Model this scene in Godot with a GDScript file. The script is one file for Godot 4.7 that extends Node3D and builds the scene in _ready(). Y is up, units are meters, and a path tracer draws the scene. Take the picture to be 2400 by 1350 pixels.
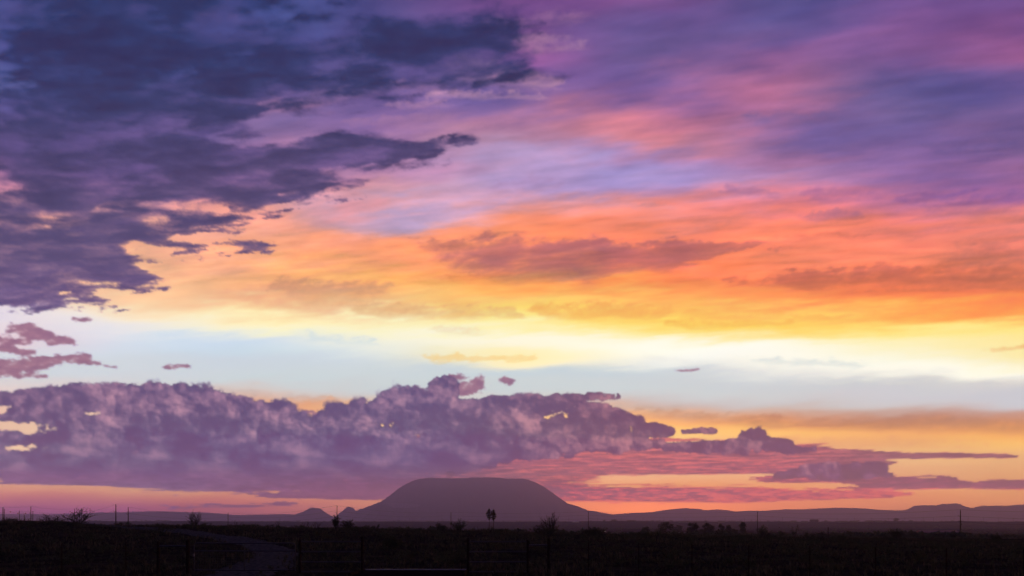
extends Node3D
# A dusk over a high desert plain: a mesa and hills in haze, a power line, scrub, a pipe gate and fence.
# Directions are read from the photograph (2400 x 1350): F is the focal length in its pixels, (CX, HY) the point straight ahead on the horizon.
const F := 1430.0
const CX := 1200.0
const HY := 1224.0

var rng := RandomNumberGenerator.new()
var M := {}
var used_names := {}

func _ready() -> void:
	rng.seed = 7
	setup_camera_and_light()
	build_materials()
	build_land()
	build_far_things()
	build_power_lines()
	build_fence_and_gate()
	build_plants()

func setup_camera_and_light() -> void:
	var cam := Camera3D.new()
	cam.name = "camera"
	cam.projection = Camera3D.PROJECTION_FRUSTUM
	cam.near = 0.1
	cam.far = 60000.0
	cam.size = 1350.0 / F * cam.near
	cam.frustum_offset = Vector2(0.0, (HY - 675.0) / F * cam.near)
	cam.position = Vector3(0, EYE, 0)
	cam.current = true
	add_child(cam)
	var env := Environment.new()
	env.background_mode = Environment.BG_SKY
	var sky := Sky.new()
	var mat := PanoramaSkyMaterial.new()
	mat.panorama = ImageTexture.create_from_image(make_sky())
	sky.sky_material = mat
	env.sky = sky
	env.sky_rotation = Vector3(0, PI, 0)
	env.background_energy_multiplier = 1.0
	env.tonemap_mode = Environment.TONE_MAPPER_LINEAR
	env.tonemap_exposure = 1.0
	env.sdfgi_enabled = true
	env.ssao_enabled = true
	env.ssil_enabled = true
	env.volumetric_fog_enabled = true
	env.volumetric_fog_density = HAZE
	env.volumetric_fog_albedo = HAZE_COLOR
	env.volumetric_fog_anisotropy = 0.72
	var we := WorldEnvironment.new()
	we.name = "world_environment"
	we.environment = env
	add_child(we)
	# the sun has just gone behind the hills: a weak, wide glow from the horizon right of the mesa
	var sun := DirectionalLight3D.new()
	sun.name = "sun"
	sun.light_color = Color(1.0, 0.62, 0.42)
	sun.light_energy = 0.02
	sun.light_angular_distance = 6.0
	sun.shadow_enabled = true
	sun.rotation_degrees = Vector3(-1.0, 180.0 - 9.0, 0)
	add_child(sun)

const HAZE := 0.0002                       # per metre
const HAZE_COLOR := Color(0.86, 0.76, 1.0)
const HAZE_FAR := 14190.0                   # how far it reaches, and how high
const HAZE_TOP := 690.0
# its own light where it is thick, by height (photograph row) and at the left, middle and right of the sunset
const HAZE_GLOW := [
	[0, Vector3(0.170, 0.100, 0.180), Vector3(0.180, 0.110, 0.190), Vector3(0.200, 0.110, 0.170)],
	[200, Vector3(0.170, 0.100, 0.180), Vector3(0.180, 0.110, 0.190), Vector3(0.200, 0.110, 0.170)],
	[400, Vector3(0.170, 0.100, 0.180), Vector3(0.180, 0.110, 0.190), Vector3(0.200, 0.110, 0.170)],
	[600, Vector3(0.214, 0.105, 0.204), Vector3(0.277, 0.121, 0.191), Vector3(0.365, 0.121, 0.173)],
	[720, Vector3(0.227, 0.121, 0.213), Vector3(0.306, 0.126, 0.198), Vector3(0.284, 0.122, 0.163)],
	[790, Vector3(0.212, 0.120, 0.205), Vector3(0.296, 0.155, 0.215), Vector3(0.316, 0.144, 0.190)],
	[850, Vector3(0.210, 0.118, 0.216), Vector3(0.279, 0.144, 0.200), Vector3(0.365, 0.176, 0.193)],
	[900, Vector3(0.209, 0.114, 0.205), Vector3(0.272, 0.127, 0.198), Vector3(0.310, 0.149, 0.191)],
	[960, Vector3(0.193, 0.099, 0.184), Vector3(0.234, 0.102, 0.165), Vector3(0.311, 0.143, 0.170)],
	[1020, Vector3(0.212, 0.099, 0.175), Vector3(0.236, 0.100, 0.161), Vector3(0.297, 0.119, 0.148)],
	[1080, Vector3(0.195, 0.086, 0.161), Vector3(0.200, 0.095, 0.146), Vector3(0.272, 0.110, 0.132)],
	[1115, Vector3(0.167, 0.091, 0.151), Vector3(0.255, 0.090, 0.146), Vector3(0.284, 0.122, 0.131)],
	[1150, Vector3(0.162, 0.069, 0.135), Vector3(0.302, 0.126, 0.188), Vector3(0.258, 0.100, 0.113)],
	[1190, Vector3(0.226, 0.096, 0.119), Vector3(0.179, 0.071, 0.357), Vector3(0.315, 0.107, 0.294)],
	[1224, Vector3(0.226, 0.096, 0.119), Vector3(0.179, 0.071, 0.357), Vector3(0.315, 0.107, 0.294)],
]

# ---------------------------------------------------------------- the sky: air and clouds, computed for every direction
# Colours of the air and the thin high cloud, read at nine azimuths (columns) for each height above the horizon (rows; heights as photograph rows).
const AIR_X := 300.0
const AIR := [
	[-700, 0x20284c, 0x20284c, 0x22294d, 0x272a50, 0x2b2b52, 0x2c2b53, 0x2a2b52, 0x282a50, 0x262950],
	[-300, 0x343f72, 0x343f72, 0x384276, 0x42437a, 0x4c4480, 0x504682, 0x484680, 0x44447c, 0x40427a],
	[-40, 0x4a4f8c, 0x4a508e, 0x485292, 0x5a4e8c, 0x744c8c, 0x7c5090, 0x605490, 0x685292, 0x6a5090],
	[60, 0x50569a, 0x485294, 0x4c5698, 0x5e5492, 0x784f90, 0x725694, 0x645694, 0x785494, 0x82528e],
	[130, 0x5a5a9c, 0x4e5698, 0x545a9c, 0x685a98, 0x8c589a, 0x6a5894, 0x885c96, 0x845a96, 0x965a92],
	[200, 0x5a62a4, 0x565c9c, 0x6a609e, 0x6e60a0, 0x785ea0, 0x86609c, 0xb46c96, 0x6c5a94, 0x645492],
	[260, 0x665e9e, 0x625e9c, 0x7c669e, 0x7c62a0, 0x8064a2, 0xbe7292, 0x9a689a, 0x685a94, 0x705a94],
	[310, 0x7a649e, 0x7a64a0, 0x8a6ca2, 0x8a68a2, 0xa674a0, 0xd07e90, 0x8466a0, 0x705c98, 0x7e5e94],
	[360, 0x9e6ea0, 0x9670a2, 0x9c72a4, 0xa67ca8, 0xbc86a6, 0xa884b8, 0xac74a0, 0x7c609c, 0x8a6298],
	[400, 0xb87aa0, 0xb47ca2, 0xb880a4, 0xb886ae, 0xba94c0, 0xa08fca, 0xb084b4, 0x8c68a0, 0x9a689a],
	[445, 0xcc8a9e, 0xcc8ca2, 0xd892a0, 0xd89aa8, 0xb89ac6, 0xbe90b8, 0xd0849c, 0xb07098, 0x9e6698],
	[490, 0xe09c98, 0xe09e9a, 0xea9e98, 0xc0a2c4, 0xdc9ca8, 0xea9290, 0xe6848a, 0xd27a8c, 0xd87e86],
	[540, 0xf0ac96, 0xf0ac96, 0xf4a690, 0xff9f7e, 0xff9876, 0xff8e74, 0xfc8870, 0xf08272, 0xe88276],
	[600, 0xf8b896, 0xf8b692, 0xfaac88, 0xffa470, 0xff9866, 0xff8b64, 0xff8a66, 0xff8a6a, 0xec806c],
	[650, 0xf8c6a4, 0xfac29a, 0xfeb480, 0xffb46e, 0xffa65e, 0xff9058, 0xff885c, 0xee7e58, 0xe87e60],
	[700, 0xf4d2c4, 0xfad4ac, 0xf8b88c, 0xfcba7c, 0xffcb74, 0xffba66, 0xff9c5c, 0xff8a56, 0xf88658],
	[735, 0xe4d8e4, 0xfbe8cc, 0xfbdca8, 0xf6c694, 0xffdc7c, 0xffc868, 0xffc66a, 0xffb25e, 0xffa45a],
	[765, 0xe6d8e0, 0xeae6e6, 0xfff4ca, 0xfdf0c0, 0xfff0b0, 0xffe07e, 0xffd872, 0xffe080, 0xffe084],
	[795, 0xe4d0da, 0xd6deea, 0xd6e0ea, 0xf6f2dc, 0xfff8e0, 0xfffae2, 0xfff8dc, 0xfff0b8, 0xffe8a0],
	[825, 0xd8d6e0, 0xd2dae6, 0xccdae6, 0xe6e8e0, 0xfff0bc, 0xfffbea, 0xfffbee, 0xfff4cc, 0xffeaaa],
	[850, 0xd0d4de, 0xd0d6de, 0xccd4de, 0xd6dcde, 0xfff0c6, 0xecece6, 0xfdf8ea, 0xfffae6, 0xfff2c8],
	[872, 0xd0d4dc, 0xd0d4dc, 0xcdd4da, 0xcfd6da, 0xced6da, 0xcfd6da, 0xe6e4e0, 0xfff9ea, 0xfffaea],
	[896, 0xdccfd0, 0xd4d0d2, 0xcdd2d6, 0xced3d6, 0xced4d6, 0xced2d5, 0xd0d1d4, 0xd4d2d2, 0xdcd6d2],
	[925, 0xecccc0, 0xdcccc8, 0xdcbcb0, 0xcecaca, 0xd0d0d0, 0xced0d2, 0xd0cdce, 0xd0cbd0, 0xcecad0],
	[955, 0xe6bcaa, 0xf0c8ae, 0xe8a884, 0xeab48e, 0xf0cbaa, 0xd6b4a6, 0xcebdb8, 0xd0c2c0, 0xcec4c8],
	[985, 0xe6bca6, 0xf6cda8, 0xf6be8a, 0xfeca8c, 0xffca86, 0xffb87a, 0xe29c74, 0xc88c74, 0xce947e],
	[1012, 0xe4baa4, 0xf4ccaa, 0xf8c898, 0xfecb8e, 0xffd488, 0xffcc80, 0xffc076, 0xf4ac72, 0xf0a66c],
	[1040, 0xf0c4a8, 0xf0c4a8, 0xf0c0a0, 0xf4c094, 0xf8c892, 0xf6c890, 0xf0b080, 0xecac78, 0xfabc74],
	[1070, 0xecbea4, 0xecbea4, 0xecb89a, 0xf0b890, 0xf4bc92, 0xf2bc92, 0xeeb88e, 0xeeb886, 0xeab07e],
	[1105, 0xe8b49c, 0xe6ae94, 0xe4a88e, 0xe8ac8c, 0xf2b490, 0xf2b48e, 0xecae86, 0xe6a880, 0xe2a47a],
	[1140, 0xcc9080, 0xd0967f, 0xd89a80, 0xdc9c80, 0xe69e80, 0xea9c78, 0xe89a74, 0xe29a74, 0xdc9870],
	[1165, 0xba7478, 0xbc7878, 0xc88078, 0xd08a78, 0xdc8c70, 0xf08c66, 0xe68c68, 0xe08e6c, 0xde926c],
	[1190, 0xa4647a, 0xa8667a, 0xb46c78, 0xc07874, 0xd88068, 0xfa8c62, 0xe68666, 0xdc866a, 0xdc8a6c],
	[1215, 0x966078, 0x986078, 0xa0647a, 0xac6c78, 0xc87a70, 0xf68c66, 0xde8068, 0xd48068, 0xd8846a],
	[1260, 0x8c5c76, 0x8c5c76, 0x946078, 0xa06876, 0xba726e, 0xe08066, 0xd07a68, 0xc87868, 0xcc7c68],
]
# Clouds as strokes: x0, y0, x1, y1, half height at each end, strength; directions as photograph points.
const DECK := [
	[80, -40, 540, -40, 90, 80, 0.85], [170, 70, 470, 70, 76, 66, 0.95], [220, 150, 560, 160, 70, 50, 0.95],
	[-60, 200, 160, 210, 30, 20, 0.55], [-80, 100, 60, 130, 25, 20, 0.45],
	[640, 150, 1080, 135, 50, 56, 0.95], [1060, 130, 1190, 135, 46, 24, 0.5], [700, 100, 1120, 80, 40, 44, 0.75], [860, 30, 1100, 20, 40, 36, 0.5], [560, 210, 880, 215, 40, 25, 0.85], [1100, 180, 1280, 150, 28, 20, 0.5],
	[-60, 290, 500, 270, 55, 40, 1.0], [140, 240, 560, 235, 45, 30, 0.85], [480, 305, 580, 305, 14, 10, 0.8],
	[-60, 370, 400, 360, 55, 40, 1.0], [150, 400, 620, 390, 50, 40, 1.0], [560, 385, 840, 350, 28, 34, 1.0], [800, 355, 1000, 358, 32, 16, 1.0], [950, 352, 1105, 334, 10, 8, 0.85],
	[300, 440, 700, 430, 36, 28, 0.85], [660, 425, 850, 430, 24, 10, 0.9], [590, 468, 640, 470, 14, 10, 0.75],
	[-60, 480, 190, 466, 24, 18, 0.85], [-60, 540, 230, 540, 52, 40, 1.0], [220, 480, 580, 490, 34, 30, 0.6], [330, 520, 470, 515, 24, 18, 0.62],
	[-60, 600, 220, 600, 60, 30, 1.0], [260, 600, 350, 605, 20, 12, 0.6], [240, 545, 360, 550, 22, 16, 0.7], [420, 535, 560, 530, 12, 8, 0.55], [370, 570, 450, 572, 12, 10, 0.8], [500, 565, 590, 572, 10, 9, 0.8],
	[-60, 660, 240, 640, 50, 26, 1.0], [240, 640, 320, 642, 20, 14, 0.7], [300, 640, 370, 660, 20, 10, 0.85], [440, 600, 520, 596, 10, 6, 0.7], [570, 582, 630, 575, 8, 5, 0.65],
	[-60, 700, 130, 690, 26, 14, 1.0], [130, 708, 230, 706, 9, 7, 0.8], [200, 690, 320, 680, 10, 6, 0.75], [245, 722, 280, 724, 7, 6, 0.9],
	[700, 470, 880, 466, 7, 4, 0.6],
]
const FLUFF := [
	[30, 770, 70, 772, 8, 10, 0.9], [70, 780, 110, 786, 14, 8, 1.0], [120, 798, 160, 798, 8, 7, 1.0], [-20, 795, 60, 803, 8, 6, 0.9], [-40, 812, 70, 826, 8, 6, 0.95],
	[-40, 860, 100, 855, 16, 8, 1.0], [60, 850, 200, 838, 10, 7, 0.95], [-40, 878, 100, 880, 8, 4, 0.8], [150, 842, 230, 850, 6, 3, 0.7], [230, 855, 268, 861, 2, 2, 0.7],
	[175, 748, 208, 750, 4, 4, 0.7], [390, 860, 438, 860, 3, 3, 1.0], [1585, 867, 1640, 867, 2, 2, 1.0],
	[1062, 884, 1086, 888, 5, 7, 0.6], [1088, 912, 1110, 905, 11, 12, 1.0], [1108, 902, 1124, 890, 9, 8, 0.9], [1180, 886, 1190, 892, 6, 6, 0.85], [990, 916, 1010, 914, 9, 10, 0.6],
	[720, 968, 738, 970, 6, 5, 0.9],
]
const CUMULUS := [
	[-60, 935, 60, 930, 14, 12, 0.95], [60, 930, 180, 930, 14, 22, 1], [180, 935, 270, 940, 24, 26, 1], [30, 970, 180, 985, 14, 40, 1], [130, 960, 300, 960, 26, 40, 1],
	[270, 940, 350, 935, 24, 28, 1], [375, 930, 425, 930, 20, 20, 1], [330, 960, 480, 960, 40, 40, 1], [440, 945, 560, 950, 24, 20, 1], [540, 960, 660, 965, 22, 18, 1], [640, 975, 700, 995, 18, 16, 1],
	[700, 1000, 760, 1000, 18, 20, 1], [-60, 1028, 60, 1030, 18, 14, 0.95], [100, 1035, 125, 1032, 8, 7, 0.9], [-40, 985, 25, 975, 8, 8, 0.7],
	[140, 1010, 700, 1020, 40, 40, 1.05], [-60, 1080, 200, 1080, 20, 30, 1], [100, 1070, 420, 1080, 34, 40, 1.05], [-60, 1110, 60, 1110, 18, 14, 0.85], [300, 1060, 900, 1060, 56, 50, 1.05], [900, 1062, 1130, 1066, 46, 28, 0.95], [1120, 1062, 1330, 1056, 24, 10, 0.75],
	[760, 990, 860, 985, 26, 34, 1], [860, 975, 930, 960, 30, 36, 1], [935, 935, 965, 940, 18, 24, 1], [950, 970, 1000, 975, 34, 30, 1], [1038, 915, 1042, 965, 22, 27, 1.45], [1025, 904, 1045, 902, 13, 14, 1.4], [1050, 930, 1064, 928, 10, 8, 1], [1035, 980, 1080, 990, 40, 36, 1],
	[1080, 955, 1180, 950, 16, 14, 1], [1150, 955, 1260, 955, 18, 22, 1], [1080, 990, 1190, 980, 36, 30, 1],
	[1195, 1000, 1255, 995, 26, 22, 1], [1100, 1030, 1270, 1015, 30, 16, 1], [1270, 1030, 1400, 1035, 12, 18, 1],
	[1260, 935, 1330, 940, 6.75, 12, 0.6992], [1310, 935, 1400, 928, 9, 6.75, 0.6992], [1410, 932, 1448, 931, 6.75, 6.75, 0.6992], [1300, 955, 1420, 955, 12, 7.5, 0.6072], [1370, 955, 1430, 956, 9, 6, 0.736],
	[1310, 1010, 1390, 1000, 22, 30, 0.8], [1390, 990, 1440, 985, 26, 20, 0.8], [1430, 990, 1490, 985, 22, 12, 0.76], [1360, 1025, 1500, 1030, 22, 14, 1], [1430, 1045, 1560, 1042, 14, 8, 0.9],
	[1495, 1012, 1570, 1012, 9, 9, 1], [1510, 1003, 1545, 1003, 11, 10, 1], [1600, 1012, 1680, 1010, 5, 5, 0.75], [1625, 1008, 1670, 1008, 6, 6, 0.8],
	[1560, 1050, 1740, 1050, 8, 12, 0.9], [1650, 1048, 1720, 1042, 8, 10, 0.85], [1715, 1040, 1735, 1038, 7.8, 7.8, 1], [1745, 1020, 1780, 1025, 12.48, 18.72, 1], [1780, 1035, 1840, 1045, 18.72, 10.92, 1], [1830, 1052, 1910, 1055, 7.02, 3.12, 1],
	[1820, 1112, 1900, 1108, 6.24, 9.36, 1], [1880, 1100, 1960, 1105, 7.8, 12.48, 1], [1950, 1100, 1995, 1098, 9.36, 10.14, 1], [2000, 1098, 2070, 1098, 10.92, 10.92, 1], [1900, 1115, 2090, 1115, 7.02, 6.24, 1],
	[205, 968, 232, 966, 4, 3, -0.7], [252, 1024, 268, 1018, 4, 3, -0.7], [275, 1010, 280, 1006, 4, 4, -0.6], [305, 1068, 322, 1062, 6, 5, -0.6], [885, 990, 900, 1000, 4, 3, -0.7], [915, 998, 922, 994, 5, 5, -0.6], [1275, 978, 1335, 972, 11, 11, 0.5], [60, 1000, 120, 1008, 12, 12, -0.6], [20, 1052, 110, 1048, 7, 8, -0.5], [40, 968, 80, 966, 7, 8, -0.4], [770, 990, 776, 1000, 5, 6, -0.5],
]
const STRATUS := [
	[-60, 1090, 560, 1105, 24, 36, 1.0], [400, 1080, 1300, 1080, 50, 44, 1.0], [900, 1070, 1900, 1072, 36, 24, 1.0], [1500, 1080, 2050, 1075, 24, 14, 1.0], [2000, 1066, 2370, 1070, 8, 3, 1.0], [1600, 1095, 1900, 1098, 12, 8, 0.9],
	[0, 1128, 560, 1132, 5, 10, 0.9], [560, 1125, 860, 1125, 14, 12, 0.95], [420, 1140, 900, 1138, 4, 12, 0.8], [860, 1120, 1300, 1112, 16, 8, 0.9],
	[620, 1161, 820, 1162, 5, 6, 1.0], [700, 1156, 880, 1152, 8, 14, 0.9], [850, 1150, 1300, 1150, 16, 14, 0.9],
	[1250, 1155, 1760, 1160, 15, 14, 1.0], [1700, 1160, 2060, 1158, 12, 8, 0.95], [1960, 1157, 2130, 1158, 6, 3, 0.9],
	[1800, 1122, 2240, 1124, 7, 5, 1.0], [2000, 1138, 2420, 1136, 5, 8, 1.0], [1990, 1141, 2220, 1142, 3, 3, 0.9],
	[400, 1190, 700, 1182, 3, 4, 0.5],
]
# Shadowed streaks in the lit high cloud, with their colours and depths.
const STREAKS := [
	[1070, 600, 1190, 632, 22, 20, 0.75, 0x9c5a72], [1170, 590, 1330, 618, 24, 30, 0.95, 0x8c5474], [1280, 585, 1410, 588, 14, 18, 0.85, 0x985a76], [1300, 614, 1600, 596, 28, 20, 1.0, 0x925672], [1560, 600, 1790, 572, 18, 6, 0.95, 0xa05c66], [1780, 575, 1990, 555, 6, 8, 0.45, 0xc87064],
	[1000, 576, 1180, 575, 8, 14, 0.6, 0xb06a68], [1060, 652, 1330, 648, 6, 8, 0.5, 0xd07852],
	[1740, 664, 1900, 662, 8, 14, 0.7, 0xbc6456], [1860, 655, 2120, 636, 12, 12, 0.75, 0xa85a58], [2080, 645, 2420, 640, 14, 12, 0.65, 0xb06056], [1900, 672, 2420, 668, 10, 12, 0.55, 0xc06654], [2280, 600, 2420, 595, 22, 18, 0.5, 0xc2706c],
	[690, 676, 900, 676, 14, 10, 0.8, 0xbc8474], [740, 700, 880, 712, 12, 8, 0.6, 0xd09a74], [880, 728, 1180, 730, 12, 8, 0.7, 0xd8a274], [600, 690, 780, 725, 20, 10, 0.5, 0xe0a286], [780, 560, 870, 560, 10, 8, 0.5, 0xe0937a], [700, 590, 1000, 585, 12, 16, 0.35, 0xee9474],
	[1270, 730, 1550, 732, 10, 10, 0.7, 0xec9e58], [1380, 724, 1480, 722, 8, 8, 0.5, 0xe8945a], [1600, 762, 1850, 757, 4, 5, 0.7, 0xf2b258], [1640, 738, 1820, 735, 8, 6, 0.5, 0xf4ac5a], [1850, 752, 2420, 728, 5, 6, 0.4, 0xf6a858],
	[1040, 772, 1120, 780, 6, 7, 0.6, 0xe6cea4], [1050, 845, 1220, 838, 6, 6, 0.8, 0xf4c878], [1790, 845, 1990, 852, 5, 6, 0.8, 0xd2d8d8], [1500, 835, 1610, 852, 5, 4, 0.4, 0xe4e2dc],
	[720, 790, 860, 800, 6, 6, 0.6, 0xc8d8e4], [1930, 460, 2060, 458, 10, 8, 0.5, 0x9a6496], [1740, 450, 1800, 454, 7, 6, 0.6, 0x9a6e9c], [1890, 506, 2000, 502, 8, 7, 0.7, 0xa86c8a], [2160, 470, 2400, 460, 9, 9, 0.55, 0x785898], [2180, 500, 2420, 490, 7, 7, 0.4, 0xa86a8c], [2200, 350, 2420, 350, 10, 12, 0.5, 0x64568e],
	[1480, 485, 1560, 484, 6, 5, 0.5, 0xc890a4], [1800, 285, 1960, 275, 12, 10, 0.5, 0x74629e], [1000, 265, 1060, 285, 10, 8, 0.4, 0xa8789e], [840, 290, 1000, 284, 6, 9, 0.55, 0xa4749c],
	[1560, 540, 1800, 520, 8, 8, 0.35, 0xd8807e], [1180, 440, 1280, 432, 10, 10, 0.35, 0xa882ac], [1500, 968, 1800, 990, 8, 8, 0.6, 0xc0886c], [1780, 990, 2400, 1000, 8, 12, 0.6, 0xbc8068], [2000, 985, 2300, 985, 6, 9, 0.5, 0xb88a7c], [1850, 1035, 2300, 1040, 8, 6, 0.35, 0xdc9c78], [500, 915, 760, 938, 7, 6, 0.45, 0xc2aca8], [560, 945, 900, 945, 8, 5, 0.5, 0xe09a74],
	[1380, 955, 1600, 958, 5, 4, 0.35, 0xbcaca4], [2330, 818, 2430, 820, 3, 4, 0.7, 0xe8b070],
]
const LIT := [  # small lit tufts against the violet
	[1120, 165, 1290, 195, 22, 10, 0.8, 0xbc88a4], [1220, 100, 1330, 105, 16, 12, 0.6, 0xb080a2], [1020, 220, 1240, 222, 7, 6, 0.75, 0xc48eaa], [620, 250, 760, 248, 12, 8, 0.7, 0xaa76a0], [700, 235, 1020, 195, 12, 10, 0.6, 0xa274a0], [940, 245, 1040, 240, 6, 6, 0.6, 0xb884a8], [1180, 60, 1340, 40, 14, 10, 0.4, 0xae74a0],
	[500, 160, 540, 165, 8, 6, 0.6, 0x6f86c4], [330, 190, 350, 190, 6, 6, 0.7, 0x7c92d0], [480, 40, 560, 45, 8, 6, 0.4, 0x84629c], [750, 110, 900, 90, 10, 8, 0.45, 0x74649c], [200, 470, 270, 480, 8, 6, 0.5, 0xe89a98],
]

const G := 4.0            # spacing of the cloud maps, in photograph points
const GX0 := -120.0
const GY0 := -120.0
const GW := 660
const GH := 350

var n_warp := FastNoiseLite.new()
var n_deck := FastNoiseLite.new()
var n_fine := FastNoiseLite.new()
var n_billow := FastNoiseLite.new()
var n_silk := FastNoiseLite.new()
var n_ripple := FastNoiseLite.new()
var n_cell := FastNoiseLite.new()
var air := PackedVector3Array()
var air_w := 0
var air_h := 0
var maps := {}
var tint_maps := {}
var rows_done: Array = []
var job := {}

func hex(c: int) -> Vector3:
	return Vector3((c >> 16) & 255, (c >> 8) & 255, c & 255) / 255.0

func make_sky() -> Image:
	for a in [[n_warp, 11, 3, FastNoiseLite.FRACTAL_FBM], [n_deck, 5, 6, FastNoiseLite.FRACTAL_FBM], [n_fine, 23, 5, FastNoiseLite.FRACTAL_FBM], [n_billow, 31, 5, FastNoiseLite.FRACTAL_RIDGED], [n_silk, 41, 5, FastNoiseLite.FRACTAL_FBM], [n_ripple, 57, 4, FastNoiseLite.FRACTAL_FBM]]:
		var n: FastNoiseLite = a[0]
		n.noise_type = FastNoiseLite.TYPE_SIMPLEX_SMOOTH
		n.seed = a[1]
		n.frequency = 1.0
		n.fractal_type = a[3]
		n.fractal_octaves = a[2]
		n.fractal_gain = 0.5
	n_deck.fractal_gain = 0.55
	n_fine.fractal_gain = 0.6
	n_cell.noise_type = FastNoiseLite.TYPE_CELLULAR
	n_cell.cellular_return_type = FastNoiseLite.RETURN_DISTANCE
	n_cell.cellular_distance_function = FastNoiseLite.DISTANCE_EUCLIDEAN
	n_cell.cellular_jitter = 1.0
	n_cell.fractal_type = FastNoiseLite.FRACTAL_NONE
	n_cell.frequency = 1.0
	n_cell.seed = 71
	air_grid()
	maps = {"deck": map_of(DECK, 0.55, 2.1, true), "fluff": map_of(FLUFF, 0.6, 2.0), "cumulus": map_of(CUMULUS, 0.9, 1.9), "stratus": map_of(STRATUS, 0.4, 1.8)}
	tint_maps = {"streak": tinted(STREAKS), "lit": tinted(LIT)}
	# the whole sphere coarsely, then the part of it that holds the detail of the sunset finely; one function makes both
	var coarse := raster(0.0, 1.0, 512, 0.0, 1.0, 256)
	coarse.resize(4096, 2048, Image.INTERPOLATE_CUBIC)
	var c0 := 1480
	var c1 := 2616
	var r0 := 500
	var r1 := 1040
	var fine := raster(c0 / 4096.0, c1 / 4096.0, c1 - c0, r0 / 2048.0, r1 / 2048.0, r1 - r0)
	coarse.blit_rect(fine, Rect2i(0, 0, c1 - c0, r1 - r0), Vector2i(c0, r0))
	return coarse

func raster(u0: float, u1: float, w: int, v0: float, v1: float, h: int) -> Image:
	job = {"u0": u0, "u1": u1, "w": w, "v0": v0, "v1": v1, "h": h}
	rows_done = []
	rows_done.resize(h)
	var id := WorkerThreadPool.add_group_task(sky_row, h, -1, true)
	WorkerThreadPool.wait_for_group_task_completion(id)
	var all := PackedByteArray()
	for r in rows_done:
		all.append_array(r)
	return Image.create_from_data(w, h, false, Image.FORMAT_RGBF, all)

# What the clear sky beyond the haze must shine so that it reaches the eye through the haze in the colours read from the photograph.
func beyond_haze(c: Vector3, az: float, el: float) -> Vector3:
	var l := Color(c.x, c.y, c.z).srgb_to_linear()
	var far := HAZE_FAR / maxf(maxf(absf(cos(az)), absf(sin(az))), 0.1)
	var t := exp(-HAZE * minf(far / maxf(cos(el), 0.05), HAZE_TOP / maxf(sin(el), 0.001)))
	var seen := Vector3(l.r, l.g, l.b)
	var y := HY - F * tan(minf(el, 1.4)) / maxf(cos(az), 0.5)
	var k := 1
	while k < HAZE_GLOW.size() - 1 and HAZE_GLOW[k][0] < y:
		k += 1
	var f := clampf((y - HAZE_GLOW[k - 1][0]) / float(HAZE_GLOW[k][0] - HAZE_GLOW[k - 1][0]), 0.0, 1.0)
	var side := clampf(1.0 + tan(clampf(az, -1.2, 1.2)) * F / 900.0, 0.0, 1.999)
	var i := int(side)
	var low: Vector3 = HAZE_GLOW[k - 1][i + 1].lerp(HAZE_GLOW[k - 1][i + 2], side - i)
	var high: Vector3 = HAZE_GLOW[k][i + 1].lerp(HAZE_GLOW[k][i + 2], side - i)
	return (seen - low.lerp(high, f) * (1.0 - t)).max(seen * 0.25) / t

func sky_row(j: int) -> void:
	var w: int = job.w
	var out := PackedFloat32Array()
	out.resize(w * 3)
	var el: float = (0.5 - (job.v0 + (job.v1 - job.v0) * (j + 0.5) / job.h)) * PI
	for i in w:
		var az: float = (job.u0 + (job.u1 - job.u0) * (i + 0.5) / w - 0.5) * TAU
		var c := beyond_haze(sky_color(az, el), az, maxf(el, 0.0))
		out[i * 3] = c.x
		out[i * 3 + 1] = c.y
		out[i * 3 + 2] = c.z
	rows_done[j] = out.to_byte_array()

func cubic(a: Vector3, b: Vector3, c: Vector3, d: Vector3, t: float) -> Vector3:
	var v := b.cubic_interpolate(c, a, d, t)
	return v.clamp(b.min(c) - Vector3.ONE * 0.03, b.max(c) + Vector3.ONE * 0.03)

func air_grid() -> void:
	air_w = 129
	air_h = 198
	air.resize(air_w * air_h)
	for j in air_h:
		var y := -700.0 + j * 10.0
		var k := 0
		while k < AIR.size() - 2 and AIR[k + 1][0] <= y:
			k += 1
		var t := clampf((y - AIR[k][0]) / float(AIR[k + 1][0] - AIR[k][0]), 0.0, 1.0)
		var cols: Array[Vector3] = []
		for c in 9:
			cols.append(cubic(hex(AIR[maxi(k - 1, 0)][c + 1]), hex(AIR[k][c + 1]), hex(AIR[k + 1][c + 1]), hex(AIR[mini(k + 2, AIR.size() - 1)][c + 1]), t))
		for i in air_w:
			var x := -80.0 + i * 20.0
			var f := clampf(x / AIR_X, 0.0, 7.9999)
			var c := int(f)
			air[j * air_w + i] = cubic(cols[maxi(c - 1, 0)], cols[c], cols[c + 1], cols[mini(c + 2, 8)], f - c)

func air_at(x: float, y: float) -> Vector3:
	var fx := clampf((x + 80.0) / 20.0, 0.0, air_w - 1.001)
	var fy := clampf((y + 700.0) / 10.0, 0.0, air_h - 1.001)
	var i := int(fx)
	var j := int(fy)
	fx -= i
	fy -= j
	var k := j * air_w + i
	return air[k].lerp(air[k + 1], fx).lerp(air[k + air_w].lerp(air[k + air_w + 1], fx), fy)

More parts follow.
